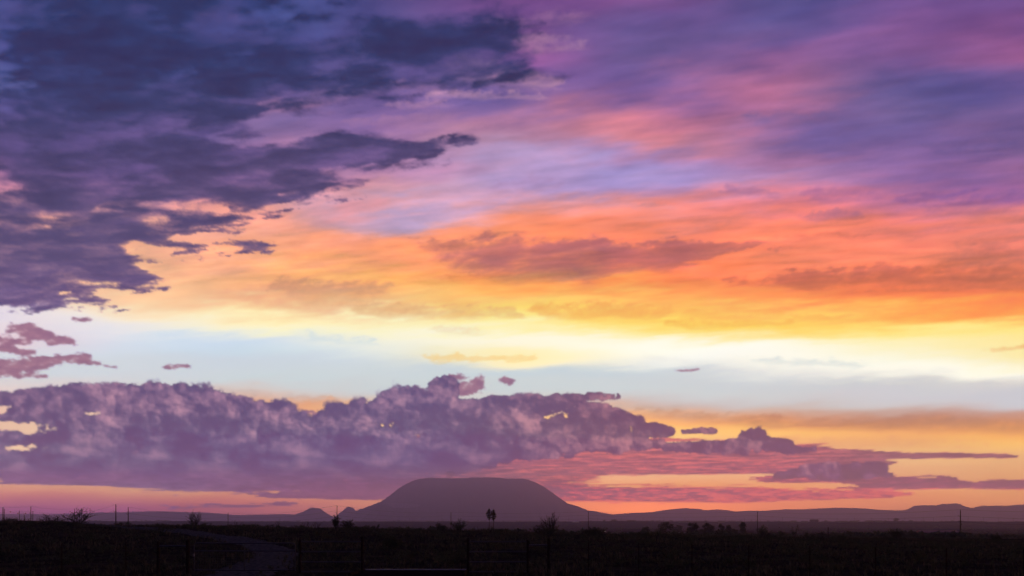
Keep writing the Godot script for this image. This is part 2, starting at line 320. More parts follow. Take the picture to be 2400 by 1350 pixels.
func stroke_into(m: PackedFloat32Array, s: Array, tints: PackedVector3Array, tint: Vector3, along: float, wide: float, heavy := false) -> void:
	var a := Vector2(s[0], s[1])
	var b := Vector2(s[2], s[3])
	var reach := maxf(s[4], s[5]) * wide
	var i0 := maxi(0, int((minf(a.x, b.x) - reach / along - GX0) / G))
	var i1 := mini(GW - 1, int((maxf(a.x, b.x) + reach / along - GX0) / G) + 1)
	var j0 := maxi(0, int((minf(a.y, b.y) - reach - GY0) / G))
	var j1 := mini(GH - 1, int((maxf(a.y, b.y) + reach - GY0) / G) + 1)
	var ab := b - a
	var l2 := maxf(ab.length_squared(), 1.0)
	for j in range(j0, j1 + 1):
		for i in range(i0, i1 + 1):
			var p := Vector2(GX0 + i * G, GY0 + j * G)
			var t := clampf((p - a).dot(ab) / l2, 0.0, 1.0)
			var q := p - (a + ab * t)
			q.x *= along
			var r := lerpf(s[4], s[5], t)
			var d := q.length() / (r * wide)
			if d < 1.0:
				var v := (1.0 - d * d) * (1.0 - d * d) * 1.45
				v = minf(v, 1.0) * s[6]
				var k := j * GW + i
				if tints.size():
					var share := v / maxf(v + m[k], 1e-5)
					tints[k] = tints[k].lerp(tint, share)
				m[k] = maxf(m[k] + v, 0.0) if v < 0.0 else (minf(m[k] + v * (1.0 - 0.55 * minf(m[k], 1.0)), 1.7) if heavy else m[k] + v - minf(m[k], 1.0) * v)

func map_of(list: Array, along: float, wide: float, heavy := false) -> PackedFloat32Array:
	var m := PackedFloat32Array()
	m.resize(GW * GH)
	var none := PackedVector3Array()
	for s in list:
		stroke_into(m, s, none, Vector3.ZERO, along, wide, heavy)
	return m

func tinted(list: Array) -> Array:
	var m := PackedFloat32Array()
	m.resize(GW * GH)
	var t := PackedVector3Array()
	t.resize(GW * GH)
	for s in list:
		stroke_into(m, s, t, hex(s[7]), 0.5, 2.2)
	return [m, t]

func look(m: PackedFloat32Array, x: float, y: float) -> float:
	var fx := (x - GX0) / G
	var fy := (y - GY0) / G
	if fx < 0.0 or fy < 0.0 or fx >= GW - 1 or fy >= GH - 1:
		return 0.0
	var i := int(fx)
	var j := int(fy)
	fx -= i
	fy -= j
	var k := j * GW + i
	return lerpf(lerpf(m[k], m[k + 1], fx), lerpf(m[k + GW], m[k + GW + 1], fx), fy)

func billow(x: float, y: float) -> float:
	# rounded heads with sharp creases between them, from -1 to 1
	return -n_billow.get_noise_2d(x, y)

func sky_color(az: float, el: float) -> Vector3:
	var away := absf(az)
	var ca := maxf(cos(az), 0.12)
	var x := CX + F * clampf(tan(clampf(az, -1.45, 1.45)), -4.0, 4.0)
	var y := HY - F * tan(minf(el, 1.5)) / (ca if away < PI / 2 else 0.12)
	if away > 0.86:   # past the photograph's edge the same air goes on round the horizon, by height alone
		y = lerpf(y, HY - F * tan(minf(el, 1.5)) / 0.62, clampf((away - 0.86) / 0.3, 0.0, 1.0))
	if el < 0.0:
		y = HY
	y = maxf(y, -3000.0)
	# a level cloud sheet seen from below: coordinates on the sheet
	var up := maxf(sin(el), 0.0) + 0.05
	var px := sin(az) * cos(el) / up
	var pz := cos(az) * cos(el) / up
	# --- the air and the high thin cloud, drawn out into streaks
	var high := 1.0 - smoothstep(640.0, 860.0, y)
	var w1 := n_warp.get_noise_2d(px * 0.9 + 3.0, pz * 1.6)
	var w2 := n_silk.get_noise_2d(px * 1.2 - pz * 0.4, pz * 4.2 + px * 1.1)
	var w3 := n_silk.get_noise_2d(x * 0.0022 + 9.0, y * 0.012 + x * 0.0012)
	var low := 1.0 - high
	var near_band := smoothstep(700.0, 760.0, y) * (1.0 - smoothstep(880.0, 920.0, y))
	var w4 := n_fine.get_noise_2d(px * 3.4 - pz, pz * 10.0 + px * 2.4)
	var yy := y + high * (w1 * 44.0 + w2 * 36.0 + w4 * 30.0) + low * (w3 * (20.0 if y < 1000.0 else 9.0) + n_fine.get_noise_2d(x * 0.004 + 4.0, y * 0.03 + x * 0.002) * (14.0 if y < 900.0 else 4.0))
	var xx := x + high * (w1 * 70.0 + w2 * 60.0 + w4 * 40.0) + low * w3 * 60.0
	var c := air_at(xx, yy)
	# --- shadowed streaks and lit tufts
	var f1 := n_fine.get_noise_2d(x * 0.006, y * 0.022 + x * 0.003)
	var f2 := n_fine.get_noise_2d(x * 0.02 + 40.0, y * 0.04 + x * 0.006)
	for key in ["streak", "lit"]:
		var tm: Array = tint_maps[key]
		var sx := x + f1 * 60.0 + w3 * 30.0
		var sy := y + f1 * 14.0 + f2 * 9.0
		var v := look(tm[0], sx, sy)
		if v > 0.01:
			v = clampf(v * (0.95 + f1 * 0.5) + f2 * v * (1.0 - minf(v, 1.0)) * 2.4, 0.0, 1.0)
			var k := clampi(int((sy - GY0) / G + 0.5), 0, GH - 1) * GW + clampi(int((sx - GX0) / G + 0.5), 0, GW - 1)
			var t: Vector3 = tm[1][k]
			if t != Vector3.ZERO:
				c = c.lerp(t, v * (0.6 if key == "streak" else 0.75))
	# fine grain of the lit cloud
	if y < 760.0:
		var g := n_deck.get_noise_2d(px * 2.6 - pz * 0.6, pz * 7.0 + px * 1.5)
		var g2 := n_fine.get_noise_2d(px * 3.6 - pz * 1.0, pz * 19.0 + px * 3.6)
		var share := 1.0 - smoothstep(600.0, 760.0, y)
		c *= 1.0 + (g * 0.12 + g2 * 0.09) * share
		c.x *= 1.0 + g * 0.06 * share
		c.z *= 1.0 - g * 0.05 * share
		var grey := (c.x + c.y + c.z) / 3.0
		c = c.lerp(Vector3(grey, grey, grey), 0.1 * (1.0 - smoothstep(330.0, 480.0, y)))
	# --- the dark deck at the upper left, which closes over the sky overhead
	if y < 780.0:
		var cov := look(maps.deck, x + f1 * 50.0, y + f1 * 20.0)
		if away > 0.7 or y < -60.0 or x < -60.0:
			var beyond := maxf(smoothstep(-60.0, -400.0, y), smoothstep(-60.0, -500.0, x) * smoothstep(760.0, 500.0, y))
			if x > 1600.0 or away > 1.6:
				beyond = smoothstep(-60.0, -600.0, y) * 0.8
			cov = maxf(cov, beyond * 1.1)
		if cov > 0.01:
			var s1 := n_deck.get_noise_2d(px * 3.4 + 7.0, pz * 9.0 + px * 1.0)
			var s2 := n_fine.get_noise_2d(px * 6.0 + 3.0 + s1 * 0.6, pz * 14.0)
			var s3 := n_fine.get_noise_2d(px * 16.0 + 9.0, pz * 34.0 + s1)
			var cells := smoothstep(380.0, 560.0, y)
			var s := s1 * lerpf(1.0, 0.6, cells) + s2 * lerpf(0.5, 0.9, cells) + s3 * 0.3
			var d := minf(cov, 1.3) * 0.95 - 0.62 + s * lerpf(lerpf(1.1, 1.35, cells), 0.35, smoothstep(0.6, 1.45, cov))
			var alpha := smoothstep(lerpf(-0.46, -0.14, cells), lerpf(0.62, 0.3, cells), d)
			var deep := smoothstep(0.0, 0.75, d)
			var k := clampf(y / 720.0, -0.3, 1.0)
			var dark := Vector3(0.21, 0.24, 0.40).lerp(Vector3(0.32, 0.288, 0.45), smoothstep(0.15, 0.6, k)).lerp(Vector3(0.41, 0.33, 0.51), smoothstep(0.6, 1.0, k))
			var thin := dark.lerp(c, 0.38) * Vector3(1.0, 0.96, 1.0)
			c = c.lerp(thin.lerp(dark, deep), alpha * (0.86 + 0.1 * deep))
			c *= 1.0 - (s1 * 0.16 + s2 * 0.10 + s3 * 0.06) * alpha * lerpf(1.0, 0.5, cells)
			c = c.lerp(Vector3(0.42, 0.33, 0.55), alpha * clampf(-s1 * 0.75 - s2 * 0.25, 0.0, 0.3) * (1.0 - cells * 0.6))
	# --- small ragged clouds in the bright gap
	if y > 700.0 and y < 1000.0:
		var cov := look(maps.fluff, x + f2 * 10.0, y + f2 * 5.0)
		if cov > 0.02:
			var s := n_fine.get_noise_2d(x * 0.022, y * 0.06 if x < 900.0 else y * 0.035)
			var alpha := smoothstep(0.05, 0.6, cov * 0.9 - 0.14 + s * 0.8)
			c = c.lerp(Vector3(0.56, 0.39, 0.51).lerp(Vector3(0.66, 0.47, 0.55), clampf(0.5 - s, 0.0, 1.0)), alpha * 0.92)
	# --- sheets of low cloud near the horizon, rippled, red where the light still reaches them
	if y > 1000.0:
		var flat := HY + 24.0 - y      # the ripples of a level sheet close up towards the horizon
		var q := 60.0 / flat
		var r1 := n_ripple.get_noise_2d((x - CX) * q * 0.009, q * 34.0)
		var r2 := n_fine.get_noise_2d((x - CX) * q * 0.024 + 80.0, q * 90.0)
		var cov := look(maps.stratus, x + r1 * 60.0, y + r1 * 5.0 + r2 * 2.0)
		if cov > 0.02:
			var alpha := smoothstep(0.22, 0.5, cov + (r1 * 0.5 + r2 * 0.4) * (1.1 - cov * 0.8))
			var right := smoothstep(850.0, 1500.0, x)
			var col := Vector3(0.50, 0.36, 0.51).lerp(Vector3(0.55, 0.35, 0.48), smoothstep(300.0, 900.0, x)).lerp(Vector3(0.63, 0.375, 0.455), right)
			var red := clampf(right * (0.30 + r2 * 1.9 + r1 * 0.8), 0.0, 1.0)
			if y > 1140.0 and x > 1200.0:
				red = clampf(red + smoothstep(1500.0, 1900.0, x) * 0.5, 0.0, 1.0)
			col = col.lerp(Vector3(0.86, 0.43, 0.43), red * (0.62 if y < 1140.0 else 0.8))
			if x > 1800.0:
				col = col.lerp(Vector3(0.60, 0.38, 0.44), smoothstep(1800.0, 2100.0, x) * (1.0 if y < 1145.0 else 0.0) * 0.8)
			c = c.lerp(col * (1.0 + r2 * 0.16), alpha * 0.92)
	# --- heaped clouds
	if y > 850.0 and y < 1150.0:
		c = cumulus_over(c, x, y)
	# --- round the back of the sky the light is gone
	if away > 0.7:
		var back := smoothstep(0.9, 2.7, away + el * 0.8)
		var night := Vector3(0.30, 0.26, 0.38).lerp(Vector3(0.14, 0.165, 0.30), smoothstep(0.0, 0.6, el))
		night *= 1.0 + n_deck.get_noise_2d(px * 1.5, pz * 3.0) * 0.2
		c = c.lerp(night, back * 0.93)
	return c

func dome(x: float, y: float) -> float:
	# round heads packed side by side: 1 on a head, falling to 0 in the creases
	var q := n_cell.get_noise_2d(x, y) + 1.0
	return 1.0 - q * q

func heap(x: float, y: float, fine: bool) -> float:
	var wx := n_fine.get_noise_2d(x * 0.010, y * 0.010) * 26.0
	var wy := n_fine.get_noise_2d(x * 0.010 + 50.0, y * 0.010) * 18.0
	var cov := look(maps.cumulus, x + wx * 0.5, y + wy * 0.5)
	if cov <= 0.0:
		return -1.0
	var d := cov * 0.95 - 0.46 + (dome((x + wx) * 0.017, (y + wy) * 0.021) - 0.62) * 0.6 + (dome((x + wx) * 0.042, (y + wy) * 0.048) - 0.62) * 0.32 + smoothstep(0.85, 1.0, cov) * 0.22
	if fine:
		d += n_fine.get_noise_2d(x * 0.05, y * 0.055) * 0.42 * smoothstep(0.1, 0.45, cov) + (dome((x + wx) * 0.10, (y + wy) * 0.11) - 0.6) * 0.16
	return d

func relief(x: float, y: float) -> float:
	var wx := n_fine.get_noise_2d(x * 0.010, y * 0.010) * 26.0
	var wy := n_fine.get_noise_2d(x * 0.010 + 50.0, y * 0.010) * 18.0
	return dome((x + wx) * 0.0085 + 4.0, (y + wy) * 0.013) * 1.0 + dome((x + wx) * 0.017, (y + wy) * 0.021) * 0.75 + dome((x + wx) * 0.042, (y + wy) * 0.048) * 0.34 + n_fine.get_noise_2d(x * 0.05, y * 0.055) * 0.12

func cumulus_over(c: Vector3, x: float, y: float) -> Vector3:
	var d := heap(x, y, true)
	if d < -0.12:
		return c
	var alpha := smoothstep(-0.12, 0.15, d)
	var h0 := relief(x, y)
	var slope := (h0 - relief(x + 6.0, y - 3.0)) * 0.7 + (h0 - relief(x + 15.0, y - 12.0)) * 0.3
	var soft := n_deck.get_noise_2d(x * 0.006 + 5.0, y * 0.013)
	var fine := n_fine.get_noise_2d(x * 0.03, y * 0.04)
	var lit := 0.30 + slope * 0.92 + soft * 0.55 + fine * 0.3
	lit -= (1.0 - smoothstep(0.0, 0.3, d)) * 0.22     # the rims stand dark against the brighter sky
	var flat := smoothstep(990.0, 1075.0, y) * smoothstep(1350.0, 1150.0, x)
	lit = clampf(lerpf(lit, 0.34 + soft * 0.5 + slope * 0.25, flat * 0.85), 0.0, 1.0)
	var right := smoothstep(900.0, 1600.0, x)
	lit = smoothstep(0.02, 0.98, lit)
	var dark := Vector3(0.39, 0.315, 0.475).lerp(Vector3(0.45, 0.315, 0.43), right)
	var light := Vector3(0.71, 0.53, 0.63).lerp(Vector3(0.73, 0.49, 0.54), right)
	var col := dark.lerp(light, lit)
	var keep := 1.0 - 0.85 * smoothstep(1070.0, 1130.0, y) * smoothstep(1750.0, 1550.0, x)   # the flat feet sink into the sheets below
	return c.lerp(col, alpha * 0.96 * keep)

# ---------------------------------------------------------------- helpers
const EYE := 2.2     # the eye's height over the ground at the gate, metres
const CREST := 72.0  # how far off the rise of the near field is
# where the near field's skyline runs (photograph x, y)
const SKYLINE := [[-200, 1219], [0, 1222], [150, 1223], [230, 1229], [300, 1232], [450, 1232], [600, 1236], [760, 1239], [900, 1241], [1050, 1244], [1200, 1248], [1300, 1252], [1450, 1255], [1600, 1258], [1750, 1260], [1900, 1263], [2100, 1266], [2300, 1270], [2600, 1274]]
const PLAIN := [[72, 0], [130, -1.5], [300, -6.0], [700, -11.5], [1500, -12.0], [1850, -4.0], [2100, 4.5], [3000, 4.0], [6000, 2.0], [20000, 0.0], [60000, -40.0]]

var n_land := FastNoiseLite.new()

func along(list: Array, x: float) -> float:
	if x <= list[0][0]:
		return list[0][1]
	for k in range(1, list.size()):
		if x <= list[k][0]:
			var t: float = (x - list[k - 1][0]) / float(list[k][0] - list[k - 1][0])
			return lerpf(list[k - 1][1], list[k][1], t)
	return list[-1][1]

func soft_along(list: Array, x: float) -> float:
	if x <= list[0][0]:
		return list[0][1]
	for k in range(1, list.size()):
		if x <= list[k][0]:
			var t: float = (x - list[k - 1][0]) / float(list[k][0] - list[k - 1][0])
			return lerpf(list[k - 1][1], list[k][1], t * t * (3.0 - 2.0 * t))
	return list[-1][1]

func ground_h(x: float, z: float) -> float:
	var r := Vector2(x, z).length()
	var az := atan2(x, -z)
	var a := clampf(az, -0.8, 0.8)
	var d := r * cos(a)
	var px := CX + F * tan(a)
	var hc := EYE + (HY - along(SKYLINE, px)) / F * CREST
	if absf(az) > 0.8:
		hc *= clampf(1.0 - (absf(az) - 0.8) / 0.8, 0.0, 1.0)
	if d < 18.0:
		return 0.0
	if d <= CREST:
		var bumps := n_land.get_noise_2d(x * 0.12, z * 0.12) * 0.14 * smoothstep(20.0, 34.0, d)
		return hc * smoothstep(22.0, CREST + 6.0, d) + bumps
	var plain := along(PLAIN, d) + n_land.get_noise_2d(x * 0.0035, z * 0.0035) * 3.2 * smoothstep(250.0, 900.0, d) + n_land.get_noise_2d(x * 0.0009, z * 0.0009) * 5.0 * smoothstep(1000.0, 3000.0, d)
	var t := smoothstep(CREST, 240.0, d)
	var edge := hc * smoothstep(22.0, CREST + 6.0, d) + n_land.get_noise_2d(x * 0.12, z * 0.12) * 0.14
	return lerpf(edge - (d - CREST) * 0.02, plain, t)

func ray(px: float, d: float) -> Vector2:       # the ground place in that direction at depth d
	return Vector2((px - CX) / F * d, -d)

func on_ground(px: float, d: float) -> Vector3:
	var g := ray(px, d)
	return Vector3(g.x, ground_h(g.x, g.y), g.y)

func height_at(py: float, d: float) -> float:   # the world height seen at that photograph row at depth d
	return EYE + (HY - py) / F * d

func lin(r: float, g: float, b: float) -> Color:
	return Color(r, g, b).linear_to_srgb()

func noise_tex(freq: float, octaves: int, ramp: Array, size := 512, sd := 1) -> NoiseTexture2D:
	var n := FastNoiseLite.new()
	n.seed = sd
	n.noise_type = FastNoiseLite.TYPE_SIMPLEX_SMOOTH
	n.frequency = freq
	n.fractal_octaves = octaves
	var g := Gradient.new()
	g.offsets = PackedFloat32Array(ramp.map(func(e): return e[0]))
	g.colors = PackedColorArray(ramp.map(func(e): return e[1]))
	var t := NoiseTexture2D.new()
	t.width = size
	t.height = size
	t.seamless = true
	t.noise = n
	t.color_ramp = g
	return t

func plain_mat(c: Color, rough := 0.9, metal := 0.0) -> StandardMaterial3D:
	var m := StandardMaterial3D.new()
	m.albedo_color = c
	m.roughness = rough
	m.metallic = metal
	return m

func textured(tex: Texture2D, size_m: float, rough := 0.95) -> StandardMaterial3D:
	var m := StandardMaterial3D.new()
	m.albedo_texture = tex
	m.roughness = rough
	m.metallic_specular = 0.5 if rough < 0.9 else 0.0
	m.uv1_triplanar = true
	m.uv1_world_triplanar = true
	m.uv1_scale = Vector3.ONE / size_m
	return m

func numbered(base: String) -> String:
	var n: int = used_names.get(base, 0)
	used_names[base] = n + 1
	return base if n == 0 else "%s_%03d" % [base, n]

func thing(called: String, label: String, category: String, at := Vector3.ZERO, group := "") -> Node3D:
	var o := Node3D.new()
	o.name = numbered(called)
	add_child(o)
	o.position = at
	tag(o, label, category, group)
	return o

func tag(o: Node, label: String, category: String, group := "") -> void:
	o.set_meta("label", label)
	o.set_meta("category", category)
	if group:
		o.set_meta("group", group)

func obj(called: String, st: SurfaceTool, m: Material, parent: Node = self) -> MeshInstance3D:
	var o := MeshInstance3D.new()
	st.generate_normals()
	o.mesh = st.commit()
	o.material_override = m
	o.name = numbered(called) if parent == self else called
	parent.add_child(o, true)
	return o

func mesh_part(called: String, mesh: Mesh, m: Material, parent: Node, at := Vector3.ZERO) -> MeshInstance3D:
	var o := MeshInstance3D.new()
	o.mesh = mesh
	o.material_override = m
	o.name = called
	o.position = at
	parent.add_child(o, true)
	return o

func struct(called: String, st: SurfaceTool, m: Material) -> MeshInstance3D:
	var o := obj(called, st, m)
	o.set_meta("kind", "structure")
	return o

func begin() -> SurfaceTool:
	var st := SurfaceTool.new()
	st.begin(Mesh.PRIMITIVE_TRIANGLES)
	st.set_smooth_group(0)
	return st

func quad(st: SurfaceTool, a: Vector3, b: Vector3, c: Vector3, d: Vector3) -> void:
	for v in [a, b, c, a, c, d]:
		st.add_vertex(v)

func tube(st: SurfaceTool, pts: Array, radii: Array, sides := 6, caps := true) -> void:
	var rings: Array = []
	for i in pts.size():
		var p: Vector3 = pts[i]
		var dir: Vector3 = (pts[mini(i + 1, pts.size() - 1)] - pts[maxi(i - 1, 0)]).normalized()
		var side := dir.cross(Vector3.UP if absf(dir.y) < 0.95 else Vector3.RIGHT).normalized()
		var up := side.cross(dir).normalized()
		var ring := PackedVector3Array()
		for k in sides:
			var a := TAU * k / sides
			ring.append(p + (side * cos(a) + up * sin(a)) * float(radii[i]))
		rings.append(ring)
	for i in rings.size() - 1:
		for k in sides:
			var k2 := (k + 1) % sides
			quad(st, rings[i][k], rings[i][k2], rings[i + 1][k2], rings[i + 1][k])
	if caps:
		for e in [0, rings.size() - 1]:
			st.set_smooth_group(-1)
			for k in range(1, sides - 1):
				var tri := [rings[e][0], rings[e][k], rings[e][k + 1]]
				if e == 0:
					tri.reverse()
				for v in tri:
					st.add_vertex(v)
			st.set_smooth_group(0)

func box(st: SurfaceTool, lo: Vector3, hi: Vector3) -> void:
	st.set_smooth_group(-1)
	var c := []
	for i in 8:
		c.append(Vector3(hi.x if i & 1 else lo.x, hi.y if i & 2 else lo.y, hi.z if i & 4 else lo.z))
	for f in [[0, 1, 3, 2], [5, 4, 6, 7], [4, 0, 2, 6], [1, 5, 7, 3], [2, 3, 7, 6], [4, 5, 1, 0]]:
		quad(st, c[f[0]], c[f[1]], c[f[2]], c[f[3]])
	st.set_smooth_group(0)

# ---------------------------------------------------------------- materials: base colours in linear light
func build_materials() -> void:
	n_land.seed = 3
	n_land.noise_type = FastNoiseLite.TYPE_SIMPLEX_SMOOTH
	n_land.frequency = 1.0
	n_land.fractal_octaves = 4
	M.soil = textured(noise_tex(0.012, 6, [[0.0, lin(0.018, 0.016, 0.014)], [0.45, lin(0.032, 0.028, 0.022)], [0.6, lin(0.042, 0.036, 0.026)], [1.0, lin(0.075, 0.06, 0.045)]]), 23.0)
	M.gravel = textured(noise_tex(0.03, 6, [[0.0, lin(0.03, 0.03, 0.03)], [0.4, lin(0.07, 0.07, 0.072)], [0.6, lin(0.10, 0.10, 0.10)], [1.0, lin(0.17, 0.165, 0.16)]], 512, 4), 5.0)
	M.rock = textured(noise_tex(0.01, 6, [[0.0, lin(0.05, 0.045, 0.035)], [0.5, lin(0.09, 0.075, 0.055)], [1.0, lin(0.16, 0.125, 0.09)]], 512, 5), 900.0)
	M.wood = textured(noise_tex(0.02, 4, [[0.0, lin(0.04, 0.033, 0.027)], [1.0, lin(0.10, 0.085, 0.07)]], 256, 6), 1.2)
	M.wire = plain_mat(lin(0.05, 0.05, 0.055), 0.6, 0.6)
	M.steel = plain_mat(lin(0.10, 0.10, 0.105), 0.5, 0.7)
	M.worn_steel = plain_mat(lin(0.36, 0.35, 0.35), 0.28, 1.0)
	M.rust = textured(noise_tex(0.03, 5, [[0.0, lin(0.03, 0.022, 0.018)], [0.5, lin(0.055, 0.036, 0.026)], [1.0, lin(0.09, 0.055, 0.036)]], 256, 8), 0.8, 0.92)
	M.insulator = plain_mat(lin(0.10, 0.05, 0.03), 0.3)
	M.twig = plain_mat(lin(0.05, 0.042, 0.034))
	M.leaf = leafy(lin(0.045, 0.055, 0.026))
	M.leaf_grey = leafy(lin(0.07, 0.075, 0.05))
	M.leaf_dark = leafy(lin(0.03, 0.042, 0.02))
	M.yucca = leafy(lin(0.05, 0.065, 0.035))
	M.seed = leafy(lin(0.07, 0.055, 0.035))
	M.grass = leafy(lin(0.04, 0.042, 0.022))
	M.dry_grass = leafy(lin(0.12, 0.09, 0.055))
	M.roof_pale = plain_mat(lin(0.55, 0.55, 0.56), 0.3, 0.6)
	M.roof_red = plain_mat(lin(0.22, 0.05, 0.035), 0.5)
	M.roof_dark = plain_mat(lin(0.07, 0.06, 0.06), 0.8)
	M.wall_pale = plain_mat(lin(0.35, 0.32, 0.28), 0.9)
	M.wall_dark = plain_mat(lin(0.12, 0.09, 0.07), 0.9)
	M.glass = plain_mat(lin(0.03, 0.03, 0.035), 0.08)
	M.ball = plain_mat(lin(0.35, 0.09, 0.02), 0.5)

func leafy(c: Color) -> StandardMaterial3D:
	var m := plain_mat(c, 0.9)
	m.metallic_specular = 0.1
	m.backlight_enabled = true
	m.backlight = Color(0.35, 0.35, 0.3)
	m.cull_mode = BaseMaterial3D.CULL_DISABLED
	return m

# ---------------------------------------------------------------- the land
func build_land() -> void:
	build_ground()
	build_road()
	# the mesa and the ranges: skylines read from the photograph, each with its own distance, size and depth
	ridge("mesa", 9900.0, 1500.0, [[770, 1228], [800, 1214], [830, 1199], [870, 1185], [890, 1177], [905, 1168], [930, 1148], [942, 1140], [955, 1133], [970, 1126], [985, 1122], [1010, 1120], [1050, 1121.5], [1085, 1121], [1110, 1119.5], [1165, 1119.5], [1190, 1122.5], [1225, 1122], [1240, 1125], [1256, 1131], [1275, 1141], [1300, 1159], [1330, 1180], [1345, 1184], [1362, 1190], [1380, 1197], [1400, 1199], [1412, 1203], [1460, 1216], [1540, 1230]], 0.55, 14.0, 2)
	ridge("foothill", 8000.0, 900.0, [[830, 1229], [860, 1212], [875, 1195], [892, 1181], [905, 1180], [925, 1192], [945, 1190], [965, 1197], [1000, 1206], [1060, 1216], [1120, 1229]], 0.2, 8.0, 4)
	ridge("peak", 10200.0, 600.0, [[660, 1229], [688, 1208], [700, 1203], [712, 1200.5], [724, 1192.5], [731, 1190], [743, 1191.5], [756, 1202], [768, 1209], [790, 1220], [810, 1229]], 0.15, 7.0, 6)
	ridge("peak", 9900.0, 400.0, [[770, 1229], [794, 1204], [806, 1196], [812, 1189], [818, 1188], [826, 1193], [832, 1200], [846, 1212], [862, 1229]], 0.15, 7.0, 8)
	ridge("hill_range", 11000.0, 1200.0, [[1330, 1229], [1370, 1215], [1395, 1200], [1420, 1203], [1440, 1206], [1490, 1202], [1540, 1200.5], [1580, 1194], [1610, 1191], [1640, 1193.5], [1655, 1197], [1685, 1194], [1710, 1197], [1738, 1200], [1760, 1197], [1800, 1197.5], [1850, 1194], [1900, 1193.5], [1965, 1190], [2020, 1191.5], [2070, 1196], [2110, 1196.5], [2200, 1194], [2300, 1198], [2420, 1194], [2560, 1200], [2800, 1228]], 0.25, 12.0, 10)
	ridge("hill_range", 10400.0, 900.0, [[2080, 1229], [2120, 1205], [2155, 1196], [2166, 1190], [2182, 1184], [2203, 1186.5], [2230, 1183.5], [2240, 1180], [2247, 1181], [2258, 1187], [2275, 1192], [2290, 1195.5], [2312, 1193], [2335, 1185], [2352, 1185.5], [2370, 1189], [2400, 1184], [2470, 1180], [2560, 1190], [2760, 1228]], 0.2, 10.0, 12)
	ridge("hill_range", 11600.0, 1100.0, [[-400, 1228], [-250, 1206], [-100, 1203], [0, 1205], [60, 1205], [100, 1206.5], [160, 1205], [205, 1203.5], [235, 1201], [270, 1202], [320, 1199.5], [390, 1199], [430, 1202], [445, 1200.5], [480, 1203], [520, 1208], [580, 1207], [640, 1206], [665, 1205], [690, 1209], [740, 1211], [820, 1213], [900, 1224], [960, 1229]], 0.3, 10.0, 14)

func build_ground() -> void:
	var st := begin()
	var radii: Array[float] = [0.0, 4.0, 9.0, 14.0]
	var r := 17.0
	while r < 130.0:
		radii.append(r)
		r += 1.0 + r * 0.008
	while r < 12900.0:
		radii.append(r)
		r *= 1.075
	var angles: Array[float] = []
	for i in 241:
		angles.append(-0.84 + 1.68 * i / 240.0)
	for i in range(1, 48):
		angles.append(0.84 + (TAU - 1.68) * i / 48.0)
	var n := angles.size()
	for rr in radii:
		for a in angles:
			var x := sin(a) * rr
			var z := -cos(a) * rr
			st.add_vertex(Vector3(x, ground_h(x, z), z))
	for j in radii.size() - 1:
		for i in n:
			var i2 := (i + 1) % n
			var p := j * n + i
			var q := j * n + i2
			for k in [p, p + n, q + n, p, q + n, q]:
				st.add_index(k)
	struct("ground", st, M.soil)

const ROAD := [Vector2(-8.4, 4), Vector2(-9.4, 14), Vector2(-10.6, 21), Vector2(-11.4, 26), Vector2(-12.3, 30), Vector2(-13.6, 35), Vector2(-16.6, 41.5), Vector2(-23.0, 50), Vector2(-31.2, 58), Vector2(-41, 66), Vector2(-53, 75)]   # the track's middle: x and distance

func build_road() -> void:
	var line := ROAD
	var c := Curve3D.new()
	for k in line.size():
		var m: Vector2 = (line[mini(k + 1, line.size() - 1)] - line[maxi(k - 1, 0)]) / 6.0
		c.add_point(Vector3(line[k].x, 0, -line[k].y), Vector3(-m.x, 0, m.y), Vector3(m.x, 0, -m.y))
	var st := begin()
	var long := c.get_baked_length()
	var steps := 220
	var across := 14
	for i in steps + 1:
		var o := long * i / steps
		var p := c.sample_baked(o)
		var q := c.sample_baked(minf(o + 0.3, long)) - c.sample_baked(maxf(o - 0.3, 0.0))
		var side := Vector3(-q.z, 0, q.x).normalized()
		var wide := 1.35 + n_land.get_noise_2d(o * 0.25, 3.0) * 0.5
		for k in across + 1:
			var s := (float(k) / across - 0.5) * 2.0
			var v := p + side * s * wide
			var rut := 0.05 * exp(-pow((absf(s) - 0.45) * 6.0, 2.0))
			v.y = ground_h(v.x, v.z) + 0.07 - rut - 0.05 * pow(absf(s), 4.0) + n_land.get_noise_2d(v.x * 1.2, v.z * 1.2) * 0.02
			st.add_vertex(v)
	for i in steps:
		for k in across:
			var p := i * (across + 1) + k
			for e in [p, p + across + 1, p + across + 2, p, p + across + 2, p + 1]:
				st.add_index(e)
	struct("dirt_road", st, M.gravel)

